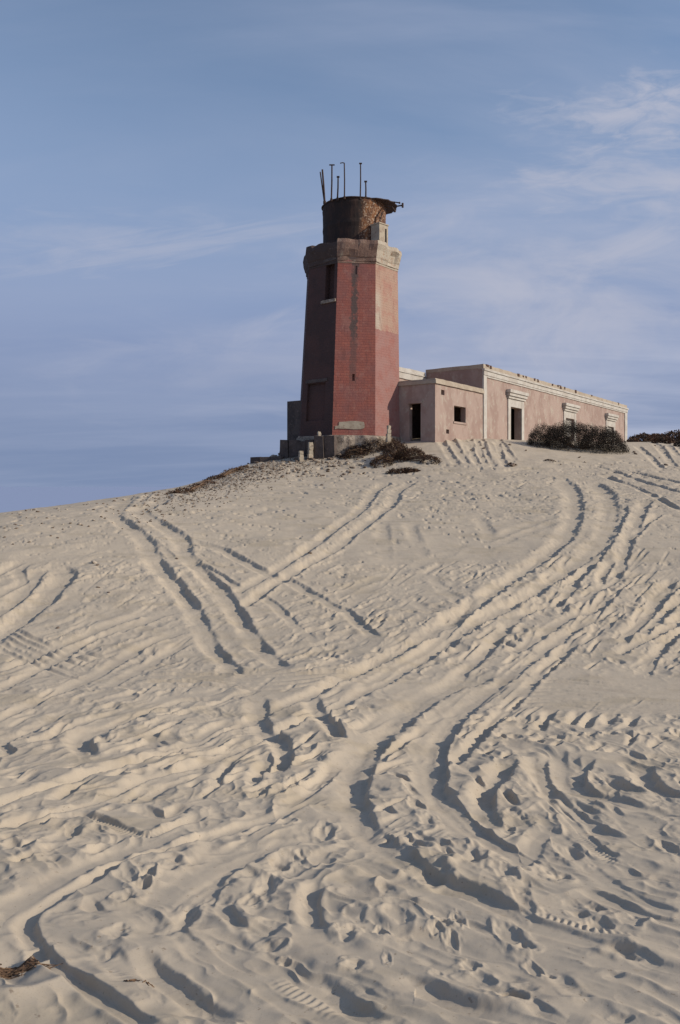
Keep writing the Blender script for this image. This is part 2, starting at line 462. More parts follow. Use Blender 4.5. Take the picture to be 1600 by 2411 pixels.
PXg = CX0 + F * Xf / Yf; PYg = HOR - GZ[:, :NCF] / Yf * F
def box_(x0, x1, y0, y1, sx=60, sy=40):
    f = lambda v, s: 1 / (1 + np.exp(-np.clip(v / s * 4, -30, 30)))
    return f(PXg - x0, sx) * f(x1 - PXg, sx) * f(PYg - y0, sy) * f(y1 - PYg, sy)
def flow_noise(p, q, lw, ll, seed):
    """folds drawn out along the direction between two places on the slope; 0..1 with crisp crests"""
    a, b = np.array(ground_hit(*p)), np.array(ground_hit(*q)); d = (b - a) / np.linalg.norm(b - a)
    u = (Xf * d[0] + Yf * d[1]); v = (-Xf * d[1] + Yf * d[0])
    v = v + .22 * lw * 2 * WARP1
    r = 1 - np.abs(vnoise(u / ll, v / lw, seed)) * 1.6
    r2 = 1 - np.abs(vnoise(u / ll * 2.1 + 5, v / lw * 2.1, seed + 1)) * 1.6
    return r + .45 * r2
def add_churn():
    global Df
    patch = np.clip(.5 + .9 * fbm(Xf * .55, Yf * .55, 2, 200), 0, 1)
    m1 = box_(700, 1700, 1340, 1590) + .8 * box_(560, 1000, 1420, 1580) + .55 * box_(880, 1700, 1560, 1680) * 0
    Df += .036 * np.clip(m1, 0, 1) * (.35 + .65 * patch) * flow_noise((800, 1603), (1280, 1310), .26, 1.5, 210)
    m2 = box_(-100, 1700, 1660, 2080, 60, 60) * (1 - box_(1180, 1700, 1590, 1680))
    Df += .030 * m2 * patch * flow_noise((300, 1830), (800, 1640), .20, .9, 220)
    Df += .022 * m2 * (1 - patch) * flow_noise((800, 1700), (1100, 1980), .22, .7, 225)
    m3 = box_(-100, 1700, 2010, 2600, 60, 70)
    Df += .030 * m3 * patch * flow_noise((900, 2150), (1400, 2290), .19, .75, 230)
    Df += .014 * m3 * (1.2 - patch) * flow_noise((500, 2283), (800, 2411), .15, .5, 235)
    m6 = box_(-100, 1700, 1200, 1480, 60, 60) * (1 - box_(800, 1280, 1200, 1330))
    Df += .022 * m6 * patch * flow_noise((200, 1500), (420, 1420), .5, 2.2, 260)
    m4 = box_(950, 1700, 1085, 1215, 60, 30)
    Df += .030 * m4 * flow_noise((1000, 1150), (1300, 1140), .5, 1.6, 240)
    m5 = box_(-100, 600, 1330, 1700, 60, 60)
    Df += .030 * m5 * (.3 + .7 * patch) * flow_noise((100, 1570), (400, 1430), .30, 1.8, 250)

def smooth_curve(P, step):
    """Catmull-Rom through the points, sampled about every step metres"""
    P = np.array(P, float)
    if len(P) < 2: return P
    Q = np.vstack([2 * P[0] - P[1], P, 2 * P[-1] - P[-2]])
    out = []
    for i in range(1, len(Q) - 2):
        p0, p1, p2, p3 = Q[i - 1], Q[i], Q[i + 1], Q[i + 2]
        n = max(2, int(np.linalg.norm(p2 - p1) / step))
        for t in np.linspace(0, 1, n, endpoint=False):
            out.append(.5 * ((2 * p1) + (-p0 + p2) * t + (2 * p0 - 5 * p1 + 4 * p2 - p3) * t * t + (-p0 + 3 * p1 - 3 * p2 + p3) * t ** 3))
    out.append(Q[-2])
    return np.array(out)

SDIST = np.full_like(Xf, 1e9); SARC = np.zeros_like(Xf); SSGN = np.zeros_like(Xf); SW = np.full_like(Xf, .1); SSIDE = np.zeros_like(Xf)

def rut(px_pts, wpx=34, k=.30, berm=.32, sharp=8, tread=0.0, rag=.30, tone=1.0, maxd=.085):
    """a wheel rut pressed along a line; wpx = how broad it looks, k = depth as a share of its half width"""
    W = [ground_hit(x, y) for x, y in px_pts]
    C = smooth_curve(W, .10)
    if len(C) < 2: return
    seg = np.linalg.norm(np.diff(C, axis=0), axis=1); arc = np.concatenate([[0], np.cumsum(seg)]); tot = arc[-1]
    wy = np.clip(wpx / 2 / F * C[:, 1], .03, .34)
    r_all = [10 ** 9, 0]; c_all = [10 ** 9, 0]
    segs = []
    for i in range(len(C) - 1):
        a, b = C[i], C[i + 1]
        w = wy[i]; reach = 2.6 * w
        m = (a + b) / 2
        rs, cs = sl(m[0], m[1], abs(b[0] - a[0]) / 2 + reach, abs(b[1] - a[1]) / 2 + reach)
        if rs.stop <= rs.start or cs.stop <= cs.start: continue
        segs.append((i, rs, cs))
        r_all = [min(r_all[0], rs.start), max(r_all[1], rs.stop)]; c_all = [min(c_all[0], cs.start), max(c_all[1], cs.stop)]
    if not segs: return
    box = (slice(*r_all), slice(*c_all))
    SDIST[box] = 1e9
    for i, rs, cs in segs:
        a, b = C[i], C[i + 1]; d = b - a; l2 = max(d @ d, 1e-9)
        x, y = Xf[rs, cs] - a[0], Yf[rs, cs] - a[1]
        t = np.clip((x * d[0] + y * d[1]) / l2, 0, 1)
        ex, ey = x - t * d[0], y - t * d[1]
        q = np.sqrt(ex * ex + ey * ey)
        better = q < SDIST[rs, cs]
        SDIST[rs, cs] = np.where(better, q, SDIST[rs, cs])
        SARC[rs, cs] = np.where(better, arc[i] + t * math.sqrt(l2), SARC[rs, cs])
        SSGN[rs, cs] = np.where(better, np.sign(d[0] * y - d[1] * x), SSGN[rs, cs])
        SW[rs, cs] = np.where(better, wy[i], SW[rs, cs])
        SSIDE[rs, cs] = np.where(better, (ex * .975 - ey * .22) / (q + 1e-6), SSIDE[rs, cs])
    q, s, w, sg = SDIST[box], SARC[box], SW[box], SSGN[box]
    ok = q < 2.7 * w
    q = np.abs(q * sg + w * rag * (.75 * WARP1[box] + .32 * WARP2[box])) / w
    end = np.clip(np.minimum(s, tot - s) / (2.5 * w + .05), 0, 1)
    lit_bank = np.clip(.5 - .5 * SSIDE[box] * np.clip(q * 2, 0, 1), 0, 1)         # 1 on the bank facing the sun, eased to catch light; 0 steep, to shade
    q = q / (1 + .35 * lit_bank)
    m = np.exp(-np.clip(q, 0, 3.5) ** (sharp + (2.8 - sharp) * lit_bank)) * ok * end
    var = .75 + .5 * vnoise(s * 1.7 + 31, s * 0 + 3.3, len(px_pts))
    dep = np.minimum(k * w, maxd) * var
    floor = -dep * (1 + .04 * CLOD[box])
    if tread:
        lat = np.sin(q * 9) * .3
        floor = floor + tread * np.sin(s * 2 * math.pi / .036 + sg * q * 2.2) * np.exp(-q ** 4) * np.clip(.55 + 1.1 * WARP1[box], 0, 1.1)
    cur = Df[box]
    new = cur * (1 - .8 * m) + floor * m
    br = np.exp(-((q - 1.38) / .46) ** 2) * (1 - .55 * lit_bank) * ok * end * berm * dep * (.65 + .35 * WARP1[box] + .22 * WARP2[box] + .10 * CLOD[box])
    Df[box] = new + br

def pit(px, py, rx, ry, k=.35, ang=0.0, rim=.35, sharp=3.0, maxd=.09):
    """a scoop or footprint: rx, ry = half sizes as they look; the sand pushed out of it lies round its edge"""
    X, Y = ground_hit(px, py)
    a = max(rx / F * Y, .012)
    # how much depth a screen step covers on the slope here
    _, Y2 = ground_hit(px, py - ry)
    b = np.clip(abs(Y2 - Y), .5 * a, 3.0 * a)
    rs, cs = sl(X, Y, 2.2 * (a + b), 2.2 * (a + b))
    if rs.stop <= rs.start or cs.stop <= cs.start: return
    x, y = Xf[rs, cs] - X, Yf[rs, cs] - Y
    ca, sa = math.cos(ang), math.sin(ang)
    x, y = x * ca + y * sa, -x * sa + y * ca
    o1, o2 = random.uniform(0, 900), random.uniform(0, 900)
    q = np.sqrt((x / a) ** 2 + (y / b) ** 2) + .42 * vnoise(x / a * 1.1 + o1, y / b * 1.1 + o2, 5) + .10 * vnoise(x / a * 2.7 + o2, y / b * 2.7 + o1, 6)
    q = np.abs(q)
    side = np.clip(.60 + .55 * (Xf[rs, cs] - X) / max(a, b), .05, 1.1)
    d = min(k * min(a, b), maxd)
    m = np.exp(-np.clip(q, 0, 5) ** sharp)
    Df[rs, cs] += -d * m * side + rim * d * np.exp(-((q - 1.35) / .4) ** 2) * (.7 + .4 * WARP1[rs, cs] + .15 * CLOD[rs, cs])

O6, O7, D1, D2, D3, D4 = (0, 1050), (800, 1050), (0, 1550), (800, 1550), (0, 1950), (800, 1950)
def pp(o, pts): return [(o[0] + x / 1.96, o[1] + y / 1.96) for x, y in pts]

add_churn()
# ---- loose scuffs and footprints first, the wheel ruts then run over them
def dens(px, py):
    """how churned the sand is at a place"""
    v = .40
    if 820 < px < 1280 and 1215 < py < 1330: v = .12
    if py < 1330 and px < 800: v = .10
    if 1180 < px and 1590 < py < 1680: v = .05
    if 250 < px < 1000 and 1575 < py < 1630: v = .12
    if px < 500 and 1400 < py < 1600: v = .18
    if px > 1000 and 1330 < py < 1560: v = .8
    if py > 1680: v = .16
    if py > 2100: v = .05
    return v
n_made = 0
for _ in range(3600):
    px, py = random.uniform(-60, 1660), 1130 + 1300 * random.random() ** 1.15
    if random.random() > dens(px, py): continue
    t = (py - 1130) / 1280
    r = (3 + 17 * t) * random.uniform(.5, 1.5)
    slope_dir = random.gauss(.55, .35) if py < 2100 else random.gauss(-.5, .4)
    pit(px, py, r * random.uniform(1, 1.9), r * random.uniform(.3, .7), k=random.uniform(.15, .40), ang=slope_dir, rim=random.uniform(.15, .5), sharp=random.choice((2, 2.2, 3)))
# fine specks on the upper slope
for _ in range(2400):
    px, py = random.uniform(-40, 1640), random.uniform(1085, 1420)
    if 820 < px < 1280 and 1215 < py < 1330 and random.random() < .8: continue
    if random.random() > 1.15 - (py - 1085) / 420: continue
    pit(px, py, random.uniform(2.5, 7), random.uniform(.8, 1.8), k=random.uniform(.4, .9), ang=random.gauss(.2, .4), rim=.12, sharp=3)

# crosswise graded strip
def strip(px_pts, wpx, n, amp):
    for i in range(n):
        o = (i / (n - 1) - .5) * wpx
        rut([(x, y + o + random.uniform(-2, 2)) for x, y in px_pts], 13, k=amp, berm=.7, sharp=3, rag=.5)
def flat(px_pts, wpx):
    rut(px_pts, wpx, k=.02, berm=1.0, sharp=8, rag=.15, maxd=.02)
flat([(1180, 1640), (1300, 1632), (1450, 1640), (1660, 1655)], 60)
flat([(200, 1600), (420, 1596), (640, 1602), (800, 1590), (1000, 1588)], 40)
strip([(1190, 1640), (1300, 1630), (1450, 1640), (1660, 1650)], 60, 8, .45)
strip([(330, 1600), (480, 1600), (640, 1604), (800, 1592), (980, 1590)], 36, 5, .4)
strip([(780, 1180), (1000, 1190), (1180, 1196), (1300, 1200)], 16, 4, .5)
strip([(790, 1345), (870, 1342), (960, 1340)], 10, 3, .4)
strip([(0, 1500), (150, 1560), (320, 1590)], 60, 5, .3)

# old, half blown-over tracks
for pts in (
  pp(O7, [(1010, 315), (900, 355), (700, 430), (500, 500), (300, 575), (130, 630), (0, 690)]),
  pp(O7, [(1020, 340), (880, 395), (700, 465), (500, 540), (330, 610), (200, 640), (40, 690)]),
  pp(O7, [(1568, 545), (1450, 570), (1300, 610), (1200, 660), (1100, 730)]),
  pp(O7, [(200, 360), (205, 430), (220, 540)]), pp(O7, [(325, 360), (355, 440), (395, 520)]),
  pp(O7, [(430, 605), (490, 670), (560, 715)]), pp(O7, [(230, 640), (310, 700), (430, 765)]),
  pp(O7, [(640, 330), (670, 370), (700, 430)]), pp(O7, [(1345, 470), (1355, 540), (1385, 590)]),
  pp(O7, [(40, 760), (110, 680), (220, 620)]),
):
    rut(pts, 26, k=.16, berm=.35, sharp=3)

# ---- short scuffed strokes along the way the wheels went
def strokes(n, x0, x1, y0, y1, dx, dy, l0, l1, w0, w1, k0, k1, avoid=None):
    for _ in range(n):
        x, y = random.uniform(x0, x1), random.uniform(y0, y1)
        if avoid and avoid(x, y): continue
        a = math.atan2(dy, dx) + random.gauss(0, .16); L = random.uniform(l0, l1)
        c, q = math.cos(a) * L, math.sin(a) * L
        rut([(x, y), (x + c * .5 + random.gauss(0, 1.5), y + q * .5 + random.gauss(0, 1.5)), (x + c, y + q)], random.uniform(w0, w1), k=random.uniform(k0, k1), berm=.4, sharp=4)
band = lambda x, y: (1180 < x and 1585 < y < 1680) or (250 < x < 1000 and 1570 < y < 1625)
strokes(120, 780, 1640, 1340, 1600, .95, -.62, 18, 60, 5, 12, .25, .6, band)
strokes(60, 1250, 1640, 1330, 1580, .7, -.75, 18, 70, 5, 12, .3, .6, band)
strokes(40, 560, 900, 1400, 1560, .9, -.5, 12, 34, 6, 12, .2, .5)
strokes(90, -20, 780, 1630, 1860, 1, -.38, 20, 70, 6, 13, .2, .5)
strokes(40, 0, 500, 1380, 1580, 1, -.5, 30, 90, 5, 9, .15, .4)
strokes(50, 760, 1620, 1660, 1800, .9, -.55, 15, 45, 6, 13, .25, .55)
strokes(50, 820, 1640, 1800, 2030, .8, .5, 20, 70, 8, 18, .2, .5)
strokes(50, 0, 760, 1850, 2060, 1, -.42, 25, 90, 8, 18, .2, .5)
strokes(60, 380, 1620, 2040, 2400, 1, .42, 25, 90, 9, 24, .2, .5)
strokes(70, 950, 1620, 1100, 1230, 1, -.25, 8, 26, 4, 7, .4, .8)
# ---- upper left
for pts in (
  pp(O6, [(820, 745), (660, 780), (520, 820), (380, 880), (200, 960), (80, 1020), (0, 1050)]),
  pp(O6, [(870, 755), (760, 775), (600, 835), (400, 910), (270, 990), (150, 1050), (0, 1135)]),
  pp(O6, [(870, 850), (700, 910), (560, 990), (420, 1070), (270, 1145), (120, 1210), (-40, 1290)]),
  pp(O6, [(880, 900), (730, 980), (560, 1080), (480, 1125)]),
):
    rut(pts, 30, k=.34, berm=.5)
rut(pp(O6, [(-60, 925), (0, 875), (100, 800), (200, 720), (262, 650), (290, 605), (285, 570), (215, 552)]), 50, k=.42)
rut(pp(O6, [(-60, 810), (0, 775), (70, 715), (125, 660), (165, 605), (195, 570)]), 34, k=.42)
rut(pp(O6, [(-60, 715), (0, 690), (60, 652), (102, 620), (85, 575), (130, 540)]), 26, k=.42)
rut(pp(O6, [(-40, 610), (0, 592), (60, 556), (112, 536)]), 20, k=.4)
for a in ([(500, 270), (420, 300)], [(600, 240), (530, 285)], [(690, 225), (640, 262)]):
    rut(pp(O6, a), 16, k=.4)
rut(pp(O6, [(915, 545), (985, 585), (1050, 625), (1115, 660)]), 20, k=.4)
rut(pp(O6, [(700, 440), (760, 480), (800, 520)]), 18, k=.3)
rut(pp(O6, [(868, 432), (1000, 470), (1100, 520), (1210, 578), (1330, 628), (1430, 678), (1540, 745)]) + pp(O7, [(20, 760), (90, 825), (165, 890)]), 26, k=.46)
rut(pp(O6, [(1160, 660), (1270, 740), (1360, 830), (1450, 900)]), 22, k=.3)
T4a = pp(O6, [(1085, 682), (1230, 600), (1400, 490), (1500, 420), (1560, 372)]) + pp(O7, [(90, 300), (138, 240), (160, 205), (215, 170)])
T4b = pp(O6, [(1108, 755), (1250, 650), (1400, 560), (1560, 462)]) + pp(O7, [(120, 362), (240, 268), (262, 215), (330, 165)])
rut(T4a, 24, k=.62, berm=.45); rut(T4b, 26, k=.62, berm=.45)
rut(pp(O6, [(600, 240), (548, 285), (525, 322), (605, 380), (672, 440), (714, 530), (787, 620), (852, 690), (902, 770), (942, 860), (987, 935), (1042, 1000), (1092, 1055)]), 36, k=.52, berm=.35)
rut(pp(O6, [(760, 222), (735, 262), (650, 296), (715, 348), (800, 398), (842, 440), (862, 510), (920, 570), (980, 622), (1030, 682), (1070, 742), (1108, 800), (1150, 860), (1190, 920), (1250, 980), (1300, 1030)]), 36, k=.52, berm=.35)

# ---- upper right, coming down from the house
def fan(o, base, offs, w, k, sc=5.227):
    for dx, dy in offs: rut([(o[0] + x / sc + dx, o[1] + y / sc + dy) for x, y in base], w, k=k, berm=.5)
for _ in range(9):
    x, y = random.uniform(1040, 1190), random.uniform(1032, 1050); L = random.uniform(20, 60)
    rut([(x, y), (x + L * .28 + random.gauss(0, 3), y + L * .5), (x + L * .62 + random.gauss(0, 5), y + L)], random.uniform(7, 14), k=random.uniform(.25, .5), berm=.4, sharp=4)
fan((900, 830), [(700, 1060), (760, 1140), (800, 1210), (860, 1310), (930, 1400)], [(0, 0), (24, -4), (52, -4)], 15, .5)
fan((900, 830), [(1060, 1060), (1090, 1160), (1120, 1260), (1180, 1380)], [(0, 0), (19, 3), (66, 6)], 14, .5)
fan((1400, 960), [(1300, 640), (1430, 760), (1560, 900)], [(0, 0), (-34, -6), (22, 4)], 13, .6, 7.84)
rut([(1500, 1050), (1530, 1075), (1560, 1105)], 14, k=.6); rut([(1545, 1045), (1570, 1075), (1590, 1100)], 14, k=.6)
rut([(1180, 1110), (1330, 1100), (1480, 1112), (1660, 1150)], 14, k=.5); rut([(1260, 1090), (1400, 1098), (1500, 1130), (1660, 1175)], 14, k=.5)
rut([(1420, 1120), (1500, 1150), (1600, 1200), (1660, 1220)], 16, k=.5)
for pts, w in (
  (pp(O7, [(1300, 275), (1300, 310), (1268, 380), (1228, 460), (1178, 530), (1104, 605), (1080, 640), (1010, 725), (900, 752), (800, 800)]), 24),
  (pp(O7, [(1420, 255), (1388, 310), (1355, 390), (1326, 460), (1294, 550), (1274, 610)]), 24),
  (pp(O7, [(1478, 312), (1405, 368), (1350, 425)]), 16),
  (pp(O7, [(1250, 530), (1215, 600), (1200, 640)]), 18),
  (pp(O7, [(1540, 610), (1470, 690), (1400, 790), (1330, 860), (1290, 900)]), 26),
  (pp(O7, [(1568, 640), (1500, 700), (1430, 780), (1360, 850), (1300, 920)]), 22),
  (pp(O7, [(1630, 690), (1540, 740), (1470, 800), (1380, 880)]), 26),
  (pp(O7, [(1640, 820), (1540, 890), (1440, 990), (1400, 1060)]), 28),
  (pp(O7, [(1640, 770), (1500, 850), (1350, 930), (1280, 970)]), 26),
  (pp(O7, [(1190, 785), (1085, 848), (980, 920), (880, 995), (760, 1080), (690, 1120)]), 28),
  (pp(O7, [(1250, 690), (1200, 745), (1060, 790), (960, 850), (880, 910), (790, 960)]), 28),
):
    rut(pts, w, k=.6, berm=.45)
rut(pp(O7, [(1095, 895), (1005, 988), (905, 1072), (820, 1160)]) + pp(D2, [(780, 222), (692, 330), (612, 420), (515, 508)]), 30, k=.56, berm=.4)
rut(pp(O7, [(1005, 150), (1060, 195), (1082, 260), (1080, 330), (1052, 400), (1005, 460), (930, 525), (800, 615), (680, 695), (560, 770), (450, 850), (330, 920), (200, 990), (0, 1085)])
    + pp(D1, [(1440, 168), (1300, 218), (1150, 288), (1000, 352), (800, 432), (600, 492), (400, 548), (250, 604), (100, 650), (-60, 700)]), 36, k=.68, berm=.42, maxd=.1)
rut(pp(O7, [(1160, 165), (1225, 218), (1246, 290), (1232, 380), (1195, 450), (1122, 520), (1060, 562), (950, 642), (850, 705), (720, 765), (600, 835), (480, 925), (350, 1005), (210, 1085), (100, 1145)])
    + pp(D1, [(1568, 220), (1400, 292), (1230, 372), (1050, 442), (860, 522), (700, 562), (520, 642), (370, 702), (200, 745), (0, 792), (-60, 805)]), 38, k=.68, berm=.42, maxd=.1)
rut(pp(O7, [(830, 765), (745, 868), (625, 1000), (500, 1095), (380, 1160), (250, 1230), (60, 1330)]), 30, k=.54, berm=.42)
rut(pp(O7, [(700, 700), (560, 800), (420, 930), (280, 1010), (90, 1120)]), 22, k=.46, berm=.45)

# ---- middle left
rut(pp(D1, [(1085, 175), (940, 195), (840, 200), (680, 250), (520, 312), (400, 355), (370, 400), (430, 470)]), 46, k=.38)
rut(pp(D1, [(1085, 285), (985, 322), (872, 378), (700, 360), (760, 410)]), 26, k=.42)
rut(pp(D1, [(850, 280), (740, 340), (690, 370), (720, 420)]), 22, k=.42)
rut(pp(D1, [(-50, 415), (0, 396), (150, 332), (312, 242)]), 30, k=.4)
rut(pp(D1, [(110, 408), (250, 362), (400, 290), (600, 240)]), 30, k=.42)
rut(pp(D1, [(-50, 480), (50, 440), (20, 400), (140, 340)]), 24, k=.42)
rut(pp(D1, [(1182, 185), (1192, 240), (1205, 310), (1236, 350), (1286, 395), (1312, 450), (1308, 500), (1265, 550)]), 40, k=.46)
rut(pp(D1, [(1430, 175), (1475, 255), (1530, 325), (1568, 390)]), 34, k=.46)
rut(pp(D1, [(1205, 440), (1222, 475), (1205, 530), (1150, 590)]), 30, k=.4)
rut(pp(D1, [(1085, 480), (1045, 525), (985, 585)]), 26, k=.44)
rut(pp(D1, [(640, 680), (720, 630), (830, 585)]), 42, k=.4)
rut(pp(D1, [(240, 672), (350, 606), (425, 562)]), 28, k=.44)
rut(pp(D1, [(-40, 715), (20, 692), (100, 660), (170, 632)]), 26, k=.44)
rut(pp(D1, [(262, 755), (400, 745), (500, 772), (600, 806), (700, 822), (900, 752), (960, 720)]), 34, k=.42, tread=.0035)
rut(pp(D1, [(640, 700), (760, 740), (860, 690)]), 40, k=.42, tread=.0035)
rut(pp(D1, [(1480, 640), (1300, 722), (1100, 792), (900, 852), (700, 912), (520, 978)]) + pp(D3, [(500, 212), (332, 290), (240, 350), (165, 408), (132, 450), (135, 510), (190, 600), (330, 705), (450, 785), (620, 895), (740, 970)]), 40, k=.46, berm=.3)
rut(pp(D1, [(1560, 500), (1460, 600), (1300, 690)]), 30, k=.42)
rut(pp(D1, [(1530, 780), (1480, 830), (1350, 855), (1250, 895)]) + pp(D3, [(1050, 210), (975, 255), (900, 312), (832, 390), (805, 455), (850, 520), (960, 590), (1050, 650), (1180, 722), (1300, 812), (1450, 868), (1600, 925)]), 46, k=.5, berm=.3)
rut(pp(D3, [(1060, 245), (990, 290), (955, 380)]), 12, k=.5)
rut(pp(D3, [(1030, 255), (930, 330), (870, 390)]), 14, k=.5)
rut(pp(D1, [(400, 880), (470, 860), (540, 850)]), 30, k=.42)

# ---- middle right: the sharp bends
for pts, wd in (
  (pp(D2, [(600, 90), (450, 140), (330, 195), (215, 280), (120, 380), (55, 470), (15, 570), (8, 670), (40, 770), (110, 850), (200, 930), (290, 1010)]), 62),
  (pp(D2, [(640, 150), (530, 220), (450, 300), (400, 380), (380, 460), (378, 560), (400, 640), (440, 700), (520, 780), (640, 860)]), 48),
  (pp(D3, [(20, 420), (110, 350), (230, 280), (360, 210), (520, 140), (700, 80), (880, 20)]), 70),
  (pp(D3, [(640, 430), (740, 340), (820, 280), (940, 210), (1080, 140), (1300, 40)]), 80),
  (pp(D2, [(1000, 440), (1010, 560), (1060, 640), (1180, 700), (1350, 745), (1568, 775)]), 44),
  (pp(D4, [(0, 120), (150, 190), (330, 270), (520, 345), (700, 410), (900, 500), (1150, 570)]), 56),
  (pp(D3, [(900, 640), (1020, 720), (1150, 800), (1300, 890)]), 50),
  (pp(D1, [(1085, 150), (930, 170), (800, 180), (650, 225), (500, 285), (370, 340)]), 40)):
    rut(pts, wd, k=.07, berm=.3, sharp=5, rag=.2, maxd=.02)
rut(pp(D2, [(690, 62), (560, 110), (450, 165), (372, 215), (268, 305), (178, 400), (118, 480), (72, 575), (66, 660), (92, 740), (142, 800), (225, 880), (305, 945), (350, 985)]) + pp(D4, [(420, 235), (495, 275), (625, 300), (720, 350), (805, 392), (900, 440), (1050, 482), (1180, 532), (1350, 575), (1450, 632), (1600, 668)]), 58, k=.42, berm=.2, maxd=.1)
rut(pp(D2, [(400, 330), (320, 385), (215, 455), (130, 520)]), 18, k=.3)
rut(pp(D2, [(740, 115), (622, 205), (530, 305), (470, 385), (445, 470), (440, 560), (462, 632), (505, 695), (565, 752), (650, 815), (760, 885), (850, 945)]) + pp(D4, [(960, 10), (1100, 130), (1230, 240), (1380, 330), (1600, 420)]), 46, k=.42, berm=.2, maxd=.09)
rut(pp(D2, [(545, 330), (500, 400), (478, 470), (486, 590)]), 18, k=.55)
rut(pp(D2, [(500, 648), (580, 725), (660, 805), (800, 890), (935, 962)]), 22, k=.5)
rut(pp(D2, [(790, 498), (735, 560), (690, 615), (662, 690), (695, 755), (765, 805)]), 46, k=.52, berm=.3)
rut(pp(D2, [(915, 465), (918, 540), (950, 610), (1030, 672), (1100, 725), (1200, 790), (1285, 832)]), 42, k=.46)
rut(pp(D2, [(1060, 460), (1062, 560), (1110, 618), (1250, 655), (1400, 700), (1568, 722), (1640, 730)]), 56, k=.42, berm=.3)
rut(pp(D2, [(1155, 488), (1112, 550), (1112, 600)]), 26, k=.5)
rut(pp(D2, [(1385, 505), (1420, 572), (1490, 622), (1568, 642), (1640, 640)]), 44, k=.46)
rut(pp(D2, [(1250, 560), (1300, 600), (1420, 640)]), 40, k=.34)
rut(pp(D2, [(940, 632), (1022, 702), (1110, 790), (1200, 880), (1290, 925)]), 24, k=.46, tread=.003)
rut(pp(D2, [(1020, 740), (1090, 810), (1200, 900), (1290, 950)]), 20, k=.4, tread=.004)
for a in ([(985, 235), (920, 345)], [(1112, 240), (1062, 320)], [(1182, 250), (1130, 335)], [(1252, 262), (1238, 315)], [(1365, 262), (1338, 325)], [(860, 270), (835, 310)]):
    rut(pp(D2, a), 22, k=.6)
for x, y in ((740, 380), (800, 380), (905, 400), (1000, 375), (1080, 365), (1160, 365), (1240, 360), (1310, 360), (1400, 358), (1480, 380), (1560, 350)):
    pit(800 + x / 1.96, 1550 + y / 1.96, 14, 4, k=.7)
# churned ridges between the bends
for i in range(9):
    y = random.uniform(420, 880)
    rut(pp(D2, [(140 + i * 5, y + 55 + random.uniform(-10, 10)), (230, y + 15), (320 + random.uniform(-30, 20), y - 20)]), random.uniform(6, 10), k=random.uniform(.02, .10), berm=.3)
for i in range(26):
    x, y = random.uniform(480, 1500), random.uniform(30, 330)
    if x > 860 and 90 < y < 250: continue
    rut(pp(D2, [(x, y), (x + 50, y - 45), (x + 95, y - 80)]), random.uniform(8, 15), k=random.uniform(.15, .4), berm=.4)

# ---- foreground
rut(pp(D3, [(590, 590), (720, 680), (850, 765), (950, 835), (1110, 915)]), 62, k=.62, berm=.25, sharp=6, maxd=.12)
rut(pp(D3, [(400, 560), (480, 600), (560, 660), (640, 740)]), 60, k=.18, tread=.0035)
rut(pp(D3, [(1340, 675), (1450, 700), (1568, 760)]) + pp(D4, [(90, 850), (190, 915)]), 66, k=.62, berm=.25, sharp=6, maxd=.12)
rut(pp(D3, [(1240, 670), (1350, 740), (1480, 820), (1600, 890)]), 50, k=.16, tread=.004)
rut(pp(D3, [(842, 535), (905, 562), (990, 582)]), 34, k=.5)
rut(pp(D3, [(1000, 535), (1070, 560), (1140, 595)]), 30, k=.4)
rut(pp(D3, [(1505, 258), (1455, 290), (1440, 350), (1450, 430), (1478, 495)]), 42, k=.46)
rut(pp(D3, [(1000, 330), (1050, 400), (1120, 470), (1230, 500)]), 34, k=.26)
rut(pp(D3, [(380, 345), (440, 385), (490, 410)]), 34, k=.36)
rut(pp(D4, [(830, 375), (1000, 418), (1200, 468), (1400, 500), (1600, 545)]), 30, k=.2, tread=.0055)
rut(pp(D4, [(258, 755), (350, 728), (450, 772), (600, 832), (750, 872), (880, 915)]), 70, k=.66, berm=.25, sharp=6, maxd=.12)
rut(pp(D4, [(1110, 285), (1250, 330), (1380, 388), (1520, 432), (1600, 450)]), 40, k=.4)
rut(pp(D4, [(1190, 268), (1270, 285), (1340, 330)]), 30, k=.42)
rut(pp(D4, [(15, 705), (120, 760), (205, 815)]), 26, k=.36)
rut(pp(D4, [(340, 605), (420, 630), (490, 658)]), 26, k=.5)
rut(pp(D4, [(1040, 575), (1150, 590), (1300, 640), (1460, 690)]), 50, k=.26)
rut(pp(D4, [(830, 780), (930, 850), (1030, 915)]), 26, k=.3)
rut(pp(D4, [(380, 375), (480, 378)]), 30, k=.5)
